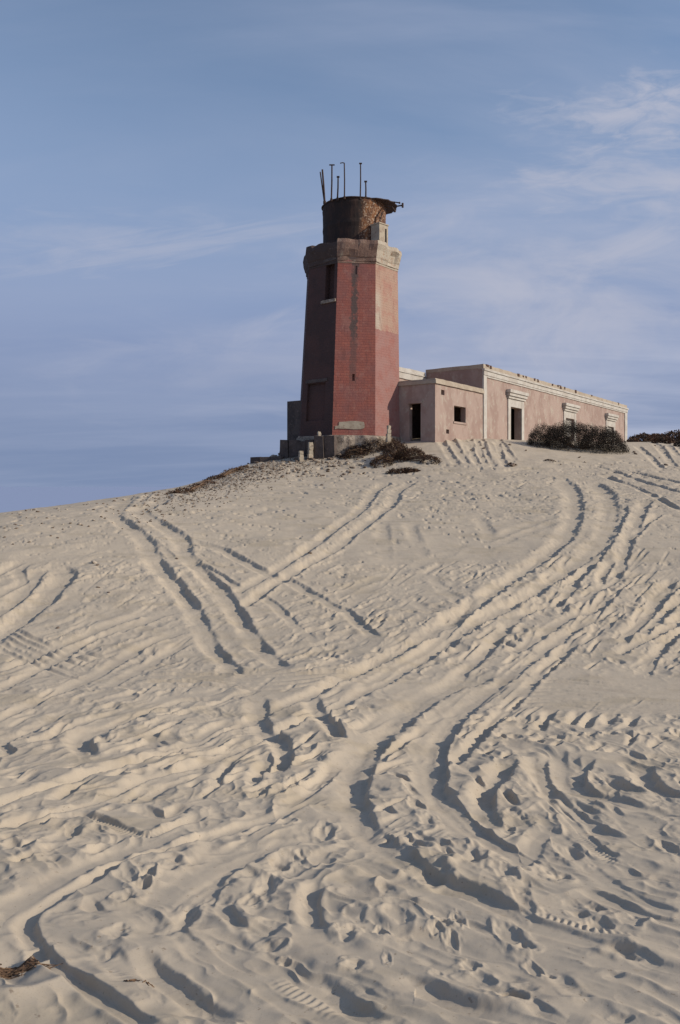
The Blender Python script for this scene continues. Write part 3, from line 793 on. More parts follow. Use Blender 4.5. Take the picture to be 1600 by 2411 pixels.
for o, x, y, a, b, k in (
  (D3, 840, 432, 30, 24, .5), (D3, 185, 580, 25, 16, .6), (D3, 470, 590, 30, 14, .3), (D1, 310, 825, 26, 20, .5), (D1, 470, 392, 16, 11, .6),
  (D3, 1230, 272, 20, 20, .5), (D3, 1150, 342, 22, 12, .5), (D3, 1210, 480, 36, 16, .3), (D3, 680, 235, 16, 12, .5), (D3, 650, 278, 20, 8, .6),
  (D3, 580, 332, 26, 10, .6), (D3, 545, 500, 26, 16, .5), (D3, 1310, 600, 12, 5, .7), (D3, 1245, 545, 28, 8, .5), (D3, 1280, 185, 20, 9, .5),
  (D3, 1380, 145, 14, 14, .5), (D3, 770, 180, 36, 14, .3),
  (D4, 572, 122, 32, 22, .55), (D4, 430, 222, 36, 15, .55), (D4, 760, 215, 24, 14, .5), (D4, 1010, 222, 24, 10, .5), (D4, 1065, 118, 24, 16, .55),
  (D4, 835, 335, 24, 22, .5), (D4, 790, 492, 26, 24, .5), (D4, 860, 546, 26, 7, .6), (D4, 590, 640, 22, 12, .5), (D4, 895, 648, 16, 18, .5),
  (D4, 965, 688, 14, 6, .6), (D4, 790, 785, 30, 10, .55), (D4, 65, 630, 24, 9, .5), (D4, 187, 488, 14, 22, .55), (D4, 215, 608, 8, 10, .6),
  (D4, 265, 400, 26, 20, .4), (D4, 470, 438, 16, 10, .6), (D4, 540, 420, 13, 16, .55), (D4, 515, 500, 14, 12, .5), (D4, 440, 462, 14, 6, .6),
  (D4, 1195, 435, 22, 12, .5), (D4, 1330, 420, 28, 13, .45), (D4, 1250, 685, 30, 6, .5), (D4, 1300, 890, 24, 8, .5), (D4, 1530, 100, 22, 16, .5),
  (D4, 1180, 365, 20, 8, .5), (D4, 1100, 388, 22, 6, .5), (D4, 1290, 560, 34, 16, .45), (D4, 25, 495, 22, 14, .5), (D4, 70, 400, 24, 14, .3),
  (D2, 1115, 710, 30, 24, .5), (D2, 400, 755, 18, 12, .5), (D2, 345, 690, 16, 12, .5), (D2, 805, 725, 18, 9, .5), (D2, 860, 600, 22, 14, .4),
  (D2, 1170, 570, 14, 18, .5), (D2, 1275, 590, 18, 16, .4), (D2, 1350, 455, 16, 10, .5), (D2, 285, 830, 20, 8, .5), (D1, 1345, 595, 14, 12, .6),
  (D1, 1180, 640, 18, 9, .6), (D1, 825, 455, 8, 8, .6), (D1, 990, 590, 16, 7, .6), (D1, 360, 520, 8, 16, .4), (D1, 1500, 800, 18, 18, .5)):
    pit(o[0] + x / 1.96, o[1] + y / 1.96, a, b, k=k, sharp=4)
# footprints crossing the smooth patch
for x, y in ((440, 300), (420, 330), (455, 345), (478, 318), (390, 345), (400, 380), (450, 380), (490, 405), (475, 360), (530, 378), (558, 395), (560, 420), (620, 408), (630, 430), (575, 440), (660, 440), (680, 462),
             (470, 250), (490, 270), (480, 200), (520, 230), (680, 330), (610, 250), (1290, 660), (600, 555), (630, 550), (710, 552)):
    pit(800 + x / 1.96, 1050 + y / 1.96, 5.5, 2.0, k=.6, sharp=4, rim=.2)

# fine sand texture: soft ripples and crumbs, real relief
Df += .0004 * CLOD + .0009 * WARP2 * np.clip(Yf / 10, .5, 1.8)
edge = np.clip((UMAX - np.abs(uf)) / .03, 0, 1)[None, :] * np.clip((60 - rows) / 10, 0, 1)[:, None] * np.clip((rows - 1.0) / .3, 0, 1)[:, None]
Df *= edge
GZ = GZ + D

def ground_z(X, Y):
    r = int(np.clip(np.searchsorted(rows, Y), 0, NR - 1)); c = int(np.clip(round((X / Y + UMAX) / du), 0, NCF - 1))
    return float(GZ[r, c])

def build_ground():
    V = np.empty((NR * NCOL + 1, 3), np.float32)
    V[:-1, 0] = GX.ravel(); V[:-1, 1] = GY.ravel(); V[:-1, 2] = GZ.ravel(); V[-1] = (0, 0, -1.75)
    i, j = np.meshgrid(np.arange(NR - 1), np.arange(NCOL), indexing='ij'); j2 = (j + 1) % NCOL
    q = np.stack([i * NCOL + j, i * NCOL + j2, (i + 1) * NCOL + j2, (i + 1) * NCOL + j], -1).reshape(-1, 4)[:, ::-1]
    jj = np.arange(NCOL)
    tri = np.stack([np.full(NCOL, NR * NCOL), (jj + 1) % NCOL, jj], -1)
    me = bpy.data.meshes.new('ground')
    nl = q.size + tri.size; npoly = len(q) + len(tri)
    me.vertices.add(len(V)); me.vertices.foreach_set('co', V.ravel())
    me.loops.add(nl); me.loops.foreach_set('vertex_index', np.concatenate([q.ravel(), tri.ravel()]).astype(np.int32))
    me.polygons.add(npoly)
    ls = np.concatenate([np.arange(len(q)) * 4, q.size + np.arange(len(tri)) * 3]).astype(np.int32)
    me.polygons.foreach_set('loop_start', ls)
    me.polygons.foreach_set('use_smooth', np.ones(npoly, bool))
    me.update(calc_edges=True); me.validate()
    me.materials.append(M['sand'])
    o = link(bpy.data.objects.new('ground', me))
    tag(o, 'pale sand dune criss-crossed by wheel ruts and footprints', 'sand dune', kind='structure')
build_ground()

sea = MB(); S_ = 60000
sea.face([(-S_, -S_, -42), (S_, -S_, -42), (S_, S_, -42), (-S_, S_, -42)])
tag(sea.build('sea', M['sea']), 'hazy blue sea below the dune', 'sea', kind='structure')

# ------------------------------------------------------------------ building frames
UU = np.array((.585, .811)); VV = np.array((-.811, .585))      # along the long front, and back from it
NF = np.array((.811, -.585)); NS = np.array((-.585, -.811))    # outward normals of front and end wall
PM = np.array((9.29, 51.0))                                    # near corner of the long house
PC = PM - 6.4 * UU                                             # near corner of the annex
def s_at(px, O, e):
    """distance along a line seen at a given column"""
    k = (px - CX0) / F
    return (k * O[1] - O[0]) / (e[0] - k * e[1])
def z_at(py, Y): return (HOR - py) / F * Y

# ------------------------------------------------------------------ lighthouse
TC = np.array((.50, 48.2)); PHI = R(5.5); Z0, Z1 = 2.93, 13.2; R0, R1 = 3.26, 2.88; LEAN = .22
tower = thing('lighthouse', 'tall red brick octagonal lighthouse tower with rusted roofless lantern on top', 'lighthouse', (TC[0], TC[1], Z0))
def oct_pt(k, z, Rz, lean=None):
    a = PHI - R(22.5) + R(45) * k
    dx = LEAN * (z - Z0) / (Z1 - Z0)
    return Vector((TC[0] + dx + Rz * math.sin(a), TC[1] - Rz * math.cos(a), z))
def shaft():
    mb = MB()
    for k in range(8):
        p0, p1 = oct_pt(k, Z0, R0), oct_pt(k + 1, Z0, R0); q0, q1 = oct_pt(k, Z1, R1), oct_pt(k + 1, Z1, R1)
        nrm = (p1 - p0).cross(q0 - p0).normalized()
        H = Z1 - Z0
        def P(s, v, w=0):
            t = v / H
            return (p0.lerp(p1, s)).lerp(q0.lerp(q1, s), t) + nrm * w
        holes = []
        if k == 7: holes = [(.60, .90, 7.95, 10.15, .40), (.16, .74, .9, 3.1, .16)]
        if k == 0: holes = [(.44, .50, 3.15, 3.55, .15), (.47, .52, 9.35, 9.85, .06)]
        ss = sorted(set(np.linspace(0, 1, 7)) | {h[0] for h in holes} | {h[1] for h in holes})
        vs = sorted(set(np.linspace(0, H, 21)) | {h[2] for h in holes} | {h[3] for h in holes})
        for i in range(len(ss) - 1):
            for j in range(len(vs) - 1):
                a, b, c, d = ss[i], ss[i + 1], vs[j], vs[j + 1]
                if any(h[0] < (a + b) / 2 < h[1] and h[2] < (c + d) / 2 < h[3] for h in holes): continue
                mb.face([P(a, c), P(b, c), P(b, d), P(a, d)], [(k + .001 + .998 * a, c), (k + .001 + .998 * b, c), (k + .001 + .998 * b, d), (k + .001 + .998 * a, d)])
        for (a, b, c, d, w) in holes:
            for (x0, y0), (x1, y1) in (((a, c), (a, d)), ((a, d), (b, d)), ((b, d), (b, c)), ((b, c), (a, c))):
                mb.face([P(x0, y0), P(x1, y1), P(x1, y1, -w), P(x0, y0, -w)], [(k + x0, y0), (k + x1, y1), (k + x1 * .99, y1), (k + x0 * .99, y0)])
            mb.face([P(a, c, -w), P(b, c, -w), P(b, d, -w), P(a, d, -w)], [(k + a, c), (k + b, c), (k + b, d), (k + a, d)])
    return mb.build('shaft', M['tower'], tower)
shaft()

def ring_loft(name, prof, mat, parent, seg=1, jit=0.0, breaks=None):
    """octagonal mouldings from a list of (radius, z)"""
    mb = MB()
    n = 8 * seg
    def pt(i, r, z):
        k, f = divmod(i, seg); t = f / seg
        p = oct_pt(k, z, r).lerp(oct_pt(k + 1, z, r), t)
        return p
    rings = []
    for ri, (r, z) in enumerate(prof):
        row = []
        for i in range(n):
            p = pt(i, r, z)
            j = jit * (1.0 if 0 < ri < len(prof) - 1 else .3)
            p = p + Vector((mnoise.noise(p * 1.7), mnoise.noise(p * 1.7 + Vector((9, 3, 1))), mnoise.noise(p * 1.3 + Vector((4, 7, 2))))) * j
            if breaks: p = breaks(ri, i / n * 8, p)
            row.append(p)
        rings.append(row)
    for a, b in zip(rings, rings[1:]):
        for i in range(n):
            j = (i + 1) % n
            mb.face([a[i], a[j], b[j], b[i]], [(i / seg, a[i].z), ((i + 1) / seg, a[j].z), ((i + 1) / seg, b[j].z), (i / seg, b[i].z)])
    return mb.build(name, mat, parent)
def cap_break(ri, t, p):
    if ri in (5, 6, 7):
        # crumbled top edge: a bite on the left side, worn corner on the sunny one
        if 6.25 < t < 6.95: p.z -= .24 if ri > 4 else 0
        if 7.2 < t < 7.95: p.z -= .12 + .06 * math.sin(t * 9)
        if 1.3 < t < 2.1: p.z -= .10 + .05 * math.sin(t * 14)
    if ri in (2, 3, 4) and 1.55 < t < 1.8: p += (Vector((TC[0], TC[1], p.z)) - p) * .035
    return p
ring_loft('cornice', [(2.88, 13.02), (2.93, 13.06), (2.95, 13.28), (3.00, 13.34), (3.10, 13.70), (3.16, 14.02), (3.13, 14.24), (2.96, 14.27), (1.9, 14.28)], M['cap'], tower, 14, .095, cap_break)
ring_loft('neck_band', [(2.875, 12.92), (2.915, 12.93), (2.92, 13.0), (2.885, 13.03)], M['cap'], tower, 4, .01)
ring_loft('plinth', [(3.62, .9), (3.52, 1.9), (3.46, 2.6), (3.40, 2.90), (3.2, 2.95)], M['stone'], tower, 8, .14)

# patch of pale mortar low on the front, small chips and a sill under the high window
def face_slab(name, k, s0, s1, v0, v1, th, mat, ragged=.03):
    mb = MB()
    p0, p1 = oct_pt(k, Z0, R0), oct_pt(k + 1, Z0, R0); q0, q1 = oct_pt(k, Z1, R1), oct_pt(k + 1, Z1, R1)
    nrm = (p1 - p0).cross(q0 - p0).normalized(); H = Z1 - Z0
    def P(s, v, w): return (p0.lerp(p1, s)).lerp(q0.lerp(q1, s), v / H) + nrm * w
    n = 14; out = []
    for i in range(n):
        t = i / n
        if t < .25: s, v = s0 + (s1 - s0) * t * 4, v0
        elif t < .5: s, v = s1, v0 + (v1 - v0) * (t - .25) * 4
        elif t < .75: s, v = s1 - (s1 - s0) * (t - .5) * 4, v1
        else: s, v = s0, v1 - (v1 - v0) * (t - .75) * 4
        out.append((s + random.uniform(-ragged, ragged) * .5, v + random.uniform(-ragged, ragged)))
    mb.face([P(s, v, th) for s, v in out])
    for i in range(n):
        a, b = out[i], out[(i + 1) % n]
        mb.face([P(*a, -.02), P(*b, -.02), P(*b, th), P(*a, th)])
    return mb.build(name, mat, tower)
face_slab('mortar_patch', 0, .16, .74, .36, .80, .03, M['pale'])
face_slab('mortar_patch', 0, .06, .18, .38, .56, .025, M['pale'])
face_slab('window_sill', 7, .50, .98, 7.74, 7.92, .10, M['stone'], .01)
face_slab('window_lintel', 7, .52, .96, 10.2, 10.42, .05, M['darkstone'], .01)
face_slab('door_lintel', 7, .10, .80, 3.15, 3.34, .05, M['darkstone'], .01)

# lantern drum
LC = (TC[0] + LEAN + .16, TC[1] + .1); ZL0, ZL1 = 14.2, 17.05; RL = 1.93
def drum():
    mb = MB(); n, m = 56, 12
    def pt(i, j):
        a = 2 * math.pi * i / n; z = ZL0 + (ZL1 - ZL0) * j / m
        r = RL * (1 + .012 * mnoise.noise(Vector((math.cos(a) * 2.3, math.sin(a) * 2.3, z * .8)))) + (.03 if j in (1, 6, 11) else 0)
        return (LC[0] + r * math.sin(a), LC[1] - r * math.cos(a), z)
    for i in range(n):
        for j in range(m):
            mb.face([pt(i, j), pt(i + 1, j), pt(i + 1, j + 1), pt(i, j + 1)])
    # inner skin, so the wall is a real plate open to the sky
    for i in range(n):
        a, b = pt(i, m), pt(i + 1, m)
        ia = (LC[0] + (a[0] - LC[0]) * .95, LC[1] + (a[1] - LC[1]) * .95); ib = (LC[0] + (b[0] - LC[0]) * .95, LC[1] + (b[1] - LC[1]) * .95)
        mb.face([a, b, (*ib, b[2]), (*ia, a[2])])
        mb.face([(*ib, ZL0), (*ia, ZL0), (*ia, a[2]), (*ib, b[2])])
    o = mb.build('lantern_drum', M['drum'], tower)
    return o
drum()
def annulus(name, a0, a1, r0, r1f, z, th, mat):
    mb = MB(); n = 60
    def pt(i, r, zz):
        a = a0 + (a1 - a0) * i / n
        return (LC[0] + r * math.sin(a), LC[1] - r * math.cos(a), zz)
    for i in range(n):
        ra, rb = r1f(i / n), r1f((i + 1) / n)
        A = [pt(i, r0, z), pt(i, ra, z), pt(i + 1, rb, z), pt(i + 1, r0, z)]
        B = [pt(i, r0, z + th), pt(i, ra, z + th - .02), pt(i + 1, rb, z + th - .02), pt(i + 1, r0, z + th)]
        mb.face(A[::-1]); mb.face(B); mb.face([A[1], A[2], B[2], B[1]]); mb.face([A[3], A[0], B[0], B[3]])
        if i == 0: mb.face([A[0], A[1], B[1], B[0]])
        if i == n - 1: mb.face([A[2], A[3], B[3], B[2]])
    return mb.build(name, mat, tower)
def rimshape(t):
    a = -180 + 360 * t
    base = RL + .07 + .03 * math.sin(t * 43) * math.sin(t * 17)
    if 30 < a < 130: base += .62 * math.sin(math.pi * (a - 30) / 100) ** .8 + .05 * math.sin(a * .6)
    return base
annulus('gallery_rim', R(-180), R(180), RL - .12, rimshape, ZL1 + .003, .07, M['pole'])
def bracket(name, pts, r, knob):
    mb = MB(); mb.tube(pts, r)
    if knob: mb.tube([Vector(pts[-1]) + Vector((0, 0, -knob)), Vector(pts[-1]) + Vector((0, 0, knob))], r * 1.4)
    mb.build(name, M['pole'], tower)
def LP(px, py, Y): return ((px - CX0) / F * Y, Y, z_at(py, Y))
def p1(x, y): return 680 + x / 5.227, 360 + y / 5.227
bracket('rail_bracket', [LP(*p1(1180, 590), 47.6), LP(*p1(1300, 605), 47.2), LP(*p1(1360, 615), 47.0)], .035, .05)
bracket('rail_bracket', [LP(*p1(1250, 665), 47.4), LP(*p1(1330, 655), 47.0), LP(*p1(1398, 645), 46.8)], .045, .13)
bracket('rail_bracket', [LP(*p1(1180, 660), 47.2), LP(*p1(1270, 670), 46.6), LP(*p1(1300, 715), 46.5)], .055, .06)
def post(x0, y0, x1, y1, r, head, Y, extra=None):
    mb = MB()
    b = list(LP(*p1(x0, y0), Y)); t = LP(*p1(x1, y1), Y)
    mb.tube([b, Vector(b).lerp(Vector(t), .5) + Vector((.012, 0, 0)), t], r, 7, r * .85)
    if head == 'tee':
        mb.tube([Vector(t) - Vector((.16, 0, 0)), Vector(t) + Vector((.16, 0, 0))], r * .8)
    if head == 'hook':
        mb.tube([Vector(t), Vector(t) + Vector((-.10, 0, .02)), Vector(t) + Vector((-.25, 0, -.01))], r * .7)
    if head == 'knob':
        mb.tube([Vector(t) - Vector((.085, 0, 0)), Vector(t) + Vector((.085, 0, 0))], r * 1.1)
    if extra:
        mb.tube([LP(*p1(*extra[0]), Y), LP(*p1(*extra[1]), Y)], r * .7, 6)
    mb.tube([Vector(b) - Vector((0, 0, .12)), Vector(b) + Vector((0, 0, .06))], r * 1.5)
    mb.build('iron_post', M['pole'], tower)
post(438, 605, 410, 205, .062, None, 47.7, ((432, 590), (384, 235)))
post(521, 575, 528, 148, .05, 'tee', 46.75)
post(596, 565, 604, 295, .05, 'knob', 46.5)
post(682, 545, 680, 125, .042, 'hook', 46.35)
post(877, 550, 880, 130, .042, 'knob', 46.4)
post(944, 550, 943, 352, .048, 'knob', 46.6)
# pale cupboard on the gallery
bx = MB(); BO = np.array(LP(*p1(1112, 900), 46.05)[:2]); a_ = R(30); be = np.array((math.sin(a_ + R(45)), -math.cos(a_ + R(45)))); be = np.array((.72, .69)); bn = np.array((.69, -.72))
bx.obox(BO, be, bn, 0, .75, -.68, 0, 14.2, 15.42)
bx.obox(BO, be, bn, -.04, .79, -.72, .04, 15.423, 15.49)
cab = bx.build('gallery_cupboard', M['pale'], tower)
dl = MB(); dl.obox(BO, be, bn, .50, .60, .003, .03, 14.35, 15.2); dl.build('door_slot', M['black'], cab)

# stair block against the far side, and broken footing below it
sb = MB(); SO = np.array((-3.30, 48.6))
sb.obox(SO, -VV, -NS, 0, 2.6, 0, 3.0, .6, z_at(946, 48.6), .04)
sb.build('stair_block', M['darkstone'], tower)
def ruin(name, label, cat, px0, px1, ytop, ybot, Y, depth=1.2, mat='darkstone', jit=.05, e=None, n=None):
    mb = MB(); e = np.array((1, -.25)) / math.hypot(1, .25) if e is None else e
    n = np.array((e[1], -e[0])) if n is None else n
    O = np.array(((px0 - CX0) / F * Y, Y)); k = s_at(px1, O, e)
    m = max(2, int(k / .5)); zb = z_at(ybot, Y) - .5; zt = z_at(ytop, Y)
    cuts = np.linspace(0, k, m + 1)
    for i in range(m):
        mb.obox(O, e, n, cuts[i] + .004, cuts[i + 1] - .004, -depth, random.uniform(-.06, .06), zb, zt + random.uniform(-.07, .05), jit)
    c = Vector((O[0], O[1], zb))
    o = mb.build(name, M[mat], None, origin=c)
    return tag(o, label, cat)
ruin('ruined_footing', 'dark stepped stone footing at the left foot of the lighthouse', 'footing', 659, 738, 1036, 1068, 46.0, 1.6)
ruin('broken_wall', 'low dark broken wall lying along the dune crest left of the lighthouse', 'wall', 586, 662, 1074, 1088, 46.0, 1.0, jit=.06)
ruin('stone_block', 'big dark squared stone block in front of the tower plinth', 'block', 738, 786, 1026, 1066, 44.6, 1.0, jit=.06)

def post_stone(label, px, ytop, ybot, wpx, Y, lean=0.0):
    mb = MB(); w = wpx / F * Y; X = (px - CX0) / F * Y
    zt, zb = z_at(ytop, Y), z_at(ybot, Y) - .35
    e, n = np.array((.9, .43)), np.array((.43, -.9))
    for j in range(4):
        za, zc = zb + (zt - zb) * j / 4, zb + (zt - zb) * (j + 1) / 4
        g = 1 - .06 * j
        mb.obox(np.array((X + lean * j * .25, Y)), e, n, -w / 2 * g, w / 2 * g, -w / 2 * g, w / 2 * g, za + .003, zc, .025)
    return tag(mb.build('stone_post', M['pale'], None, origin=(X, Y, zb)), label, 'post')
post_stone('short pale stone post half sunk at the foot of the dark stepped footing', 708, 1062, 1079, 11, 44.2)
post_stone('pale leaning stone post just left of the big dark stone block', 730, 1041, 1064, 11, 44.4, .03)
post_stone('small pale stone stub standing on top of the big dark stone block', 751, 1016, 1029, 8, 44.9)
post_stone('pale chipped stone post between the lighthouse and the dark annex wall', 914, 1002, 1026, 9, 44.4, .03)

# ------------------------------------------------------------------ annex
ZA0, ZA1 = 1.6, 6.31
annex = thing('annex', 'small flat-roofed pink annex between the lighthouse and the long house', 'annex', (PC[0], PC[1], ZA0))
def sC(px): return float(s_at(px, PC, UU))
def zC(py, px): s = sC(px); return float(z_at(py, PC[1] + UU[1] * s))
w0, w1 = sC(1068.5), sC(1096); hs = []
win = (w0, w1, zC(994, 1082), zC(957, 1082))
hole1 = (sC(1038), sC(1046), zC(930, 1042), zC(918, 1042)); hole2 = (sC(1050), sC(1057), zC(1021, 1053), zC(1011, 1053))
dA0, dA1 = float(s_at(990, PC, VV)), float(s_at(963, PC, VV))
dz1 = float(z_at(950, PC[1] + VV[1] * (dA0 + dA1) / 2))
mb = MB()
mb.wall(PC, UU, NF, 6.4, ZA0, ZA1 - .3, [win, hole1, hole2], .35, nx=7)
mb.wall(PC, VV, NS, 4.3, ZA0, ZA1 - .3, [(dA0, dA1, ZA0, dz1)], .35, nx=5)
PCb = PC + VV * 4.3
mb.wall(PCb, UU, -NF, 6.4, ZA0, ZA1 - .3)
mb.build('wall', M['pink'], annex)
mb = MB(); mb.obox(PC, UU, NF, .05, 6.35, -4.25, -.05, ZA1 - .42, ZA1 - .32); mb.build('roof', M['roof'], annex)
mb = MB()
mb.bar(PC, UU, NF, -.09, 6.38, -.02, .10, ZA1 - .30, ZA1 - .10, .45); mb.bar(PC, UU, NF, -.05, 6.38, -.30, .05, ZA1 - .097, ZA1, .45)
mb.bar(PC, VV, NS, -.02, 4.3, -.02, .09, ZA1 - .30, ZA1 - .10, .45); mb.bar(PC, VV, NS, .302, 4.3, -.30, .04, ZA1 - .097, ZA1 - .01, .45)
mb.build('cornice', M['cream'], annex)
mb = MB(); mb.obox(PC, UU, NF, w0 - .10, w1 + .10, .003, .05, win[2] - .12, win[2] - .003); mb.build('window_sill', M['pink'], annex)
mb = MB(); mb.obox(PC, VV, NS, dA0 - .12, dA1 + .12, -.001 + .004, .05, dz1 + .003, dz1 + .16); mb.build('door_lintel', M['pink'], annex)
# dim room behind the openings
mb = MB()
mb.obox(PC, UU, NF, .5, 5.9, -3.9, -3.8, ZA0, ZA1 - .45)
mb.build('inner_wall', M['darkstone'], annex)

# ------------------------------------------------------------------ long house
ZH0, ZH1 = 1.8, 7.94; LH = 32.2; DH = 4.25
house = thing('long_house', 'long single-storey pink plastered house with cream cornice behind dark scrub', 'house', (PM[0], PM[1], ZH0))
def sM(px): return float(s_at(px, PM, UU))
def zM(py, s): return float(z_at(py, PM[1] + UU[1] * s))
OPZ = zM(960, 5.2)
ops = [(4.25, 6.17, ZH0, OPZ), (15.1, 17.1, 3.0, OPZ), (26.0, 27.9, 3.0, OPZ)]
mb = MB()
mb.wall(PM, UU, NF, LH, ZH0, ZH1 - .8, ops, .5, nx=16, nz=5)
mb.wall(PM, VV, NS, DH, ZH0, ZH1 - .25, (), nx=4)
PMb = PM + VV * DH
mb.wall(PMb, UU, -NF, LH, ZH0, ZH1 - .3, nx=6)
PMe = PM + UU * LH
mb.wall(PMe, VV, -NS, DH, ZH0, ZH1 - .3)
mb.build('wall', M['pink'], house)
mb = MB(); mb.obox(PM, UU, NF, .1, LH - .1, -DH + .1, -.1, ZH1 - .75, ZH1 - .6); mb.build('roof', M['roof'], house)
mb = MB()   # parapet
mb.bar(PM, UU, NF, -.02, LH + .04, -.35, .03, ZH1 - .30, ZH1, .6, .018)
mb.bar(PM, VV, NS, .352, DH, -.3, .02, ZH1 - .247, ZH1 - .005, .6, .015)
mb.bar(PMe, VV, -NS, .352, DH, -.3, .02, ZH1 - .297, ZH1 - .01, .6, .015)
mb.build('parapet', M['cream'], house)
mb = MB()   # cornice mouldings under it
mb.bar(PM, UU, NF, -.10, LH + .16, -.03, .16, ZH1 - .42, ZH1 - .303, .6, .010)
mb.bar(PM, UU, NF, -.05, LH + .12, -.03, .10, ZH1 - .70, ZH1 - .423, .6, .008)
mb.bar(PM, UU, NF, -.03, LH + .08, -.03, .06, ZH1 - .82, ZH1 - .703, .6, .008)
mb.build('cornice', M['white'], house)
for a in (0, LH - .75):
    mb = MB(); mb.obox(PM, UU, NF, a - (.03 if a == 0 else 0), a + (.42 if a == 0 else .78), -.05, .07, ZH0, ZH1 - .825); mb.build('corner_pilaster', M['white'], house)
# broken bricks showing along the parapet
for px in (1146, 1154, 1219, 1230, 1237, 1257, 1265, 1299, 1312, 1319, 1328, 1354, 1392, 1455):
    s = sM(px); mb = MB(); wd = random.uniform(.15, .4)
    mb.obox(PM, UU, NF, s - wd / 2, s + wd / 2, -.2, .045 + random.uniform(0, .03), ZH1 - random.uniform(.10, .2), ZH1 + random.uniform(.0, .06), .02)
    mb.build('broken_brick', M['brickdark'], house)
# surrounds with hood mouldings
for i, (a, b, c, d) in enumerate(ops):
    fr = MB()
    fr.obox(PM, UU, NF, a - .42, a - .003, .003, .07, ZH0, d + .55)
    fr.obox(PM, UU, NF, b + .003, b + .42, .003, .07, ZH0, d + .55)
    fr.obox(PM, UU, NF, a - .003, b + .003, .003, .06, d + .003, d + .55)
    frame = fr.build('door_surround' if i == 0 else 'window_surround', M['white'], house)
    hd = MB()
    hd.obox(PM, UU, NF, a - .50, b + .50, .0, .16, d + .553, d + .72)
    hd.obox(PM, UU, NF, a - .58, b + .58, .0, .26, d + .723, d + .92)
    hd.obox(PM, UU, NF, a - .66, b + .66, .0, .34, d + .923, d + 1.14)
    hd.build('hood', M['white'], frame)
    if i == 1:
        bd = MB(); 
        for k in range(4): bd.obox(PM, UU, NF, a + .02 + k * .49, a + .50 + k * .49, -.22, -.17, 4.05 + .05 * (k % 2), d - .01)
        bd.build('board', M['board'], house)
    if i == 2:
        bd = MB()
        for k in range(4): bd.obox(PM, UU, NF, a + .02 + k * .465, a + .48 + k * .465, -.16, -.11, 3.2, d - .01)
        bd.build('board', M['board'], house)
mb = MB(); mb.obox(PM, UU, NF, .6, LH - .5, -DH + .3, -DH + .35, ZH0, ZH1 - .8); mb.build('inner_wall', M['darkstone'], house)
# rear wing seen over the annex roof
PR = PMb - UU * 5.2 - VV * .0
mb = MB(); mb.wall(PR, UU, NF, 5.15, ZH0, ZH1 - .55, nx=5); mb.wall(PR, VV, NS, 4, ZH0, ZH1 - .55, nx=3); mb.build('rear_wing_wall', M['pink'], house)
mb = MB()
mb.bar(PR, UU, NF, -.1, 5.12, -.3, .03, ZH1 - .46, ZH1 - .22, .5, .02); mb.bar(PR, UU, NF, -.1, 5.1, -.02, .13, ZH1 - .56, ZH1 - .463, .5, .01)
mb.bar(PR, UU, NF, -.06, 5.1, -.02, .08, ZH1 - .95, ZH1 - .563, .5, .01)
mb.build('rear_wing_cornice', M['white'], house)
mb = MB(); mb.obox(PR, UU, NF, 0, 5.1, -4, -.31, ZH1 - .62, ZH1 - .5); mb.build('rear_wing_roof', M['roof'], house)

# ------------------------------------------------------------------ scrub
def shrub(name, label, cat, lobes, n, leaf, mat, stems=40, flatn=.55, group=None):
    """lobes: (X, Y, rx, ry, h). leaf-sized faces fill the outer shell of each lobe; stems reach up into them"""
    X0, Y0 = lobes[0][0], lobes[0][1]
    g0 = base_z(X0, Y0)
    root = thing(name, label, cat, (X0, Y0, g0), group)
    fv = MB(); vol = [l[2] * l[3] for l in lobes]
    sv = MB()
    for _ in range(n):
        l = random.choices(lobes, vol)[0]
        a = random.uniform(0, 2 * math.pi); e = math.asin(random.uniform(0, 1)); r = random.uniform(.55, 1.0) ** .6
        q = Vector((math.cos(a) * math.cos(e), math.sin(a) * math.cos(e), math.sin(e)))
        lump = 1 + (.13 if n > 50000 else .22) * mnoise.noise(q * 2.6 + Vector((l[0], l[1], 0))) + (.05 if n > 50000 else .12) * mnoise.noise(q * 7 + Vector((l[1], l[0], 3)))
        X = l[0] + q.x * l[2] * r * lump; Y = l[1] + q.y * l[3] * r * lump
        z = base_z(X, Y) - .05 + q.z * l[4] * r * lump
        if mnoise.noise(Vector((X * 2.1, Y * 2.1, z * 3.0))) < -.32: continue
        c = Vector((X, Y, z))
        d = (q + Vector((random.gauss(0, .7), random.gauss(0, .7), random.gauss(.2, .6)))).normalized()
        t = d.cross(Vector((random.gauss(0, 1), random.gauss(0, 1), random.gauss(0, 1)))).normalized()
        L1, W1 = leaf * random.uniform(.7, 1.6), leaf * random.uniform(.25, .55)
        fv.face([c - d * L1 * .5, c + t * W1, c + d * L1 * .5, c - t * W1])
    for _ in range(stems):
        l = random.choices(lobes, vol)[0]
        a = random.uniform(0, 2 * math.pi); rr = random.uniform(0, .5)
        X, Y = X0 + math.cos(a) * .04 * rr, Y0 + math.sin(a) * .04 * rr
        b = Vector((X, Y, base_z(X, Y) - .1))
        a2 = a + random.gauss(0, .6)
        X2, Y2 = l[0] + math.cos(a2) * l[2] * random.uniform(.5, .98), l[1] + math.sin(a2) * l[3] * random.uniform(.5, .98)
        k = 1 - ((X2 - l[0]) / l[2]) ** 2 - ((Y2 - l[1]) / l[3]) ** 2
        tip = Vector((X2, Y2, base_z(X2, Y2) + l[4] * math.sqrt(max(k, .03)) * random.uniform(.8, 1.1)))
        mid = b.lerp(tip, .55) + Vector((0, 0, .12 * l[4]))
        sv.tube([b, mid, tip], .022, 4, .006, cap=False)
    fv.build('foliage', M[mat], root); sv.build('stems', M['twig'], root)
    return root
def LB(px, Y, wpx, hpx, dep): return ((px - CX0) / F * Y, Y, wpx / 2 / F * Y, dep, hpx / F * Y)
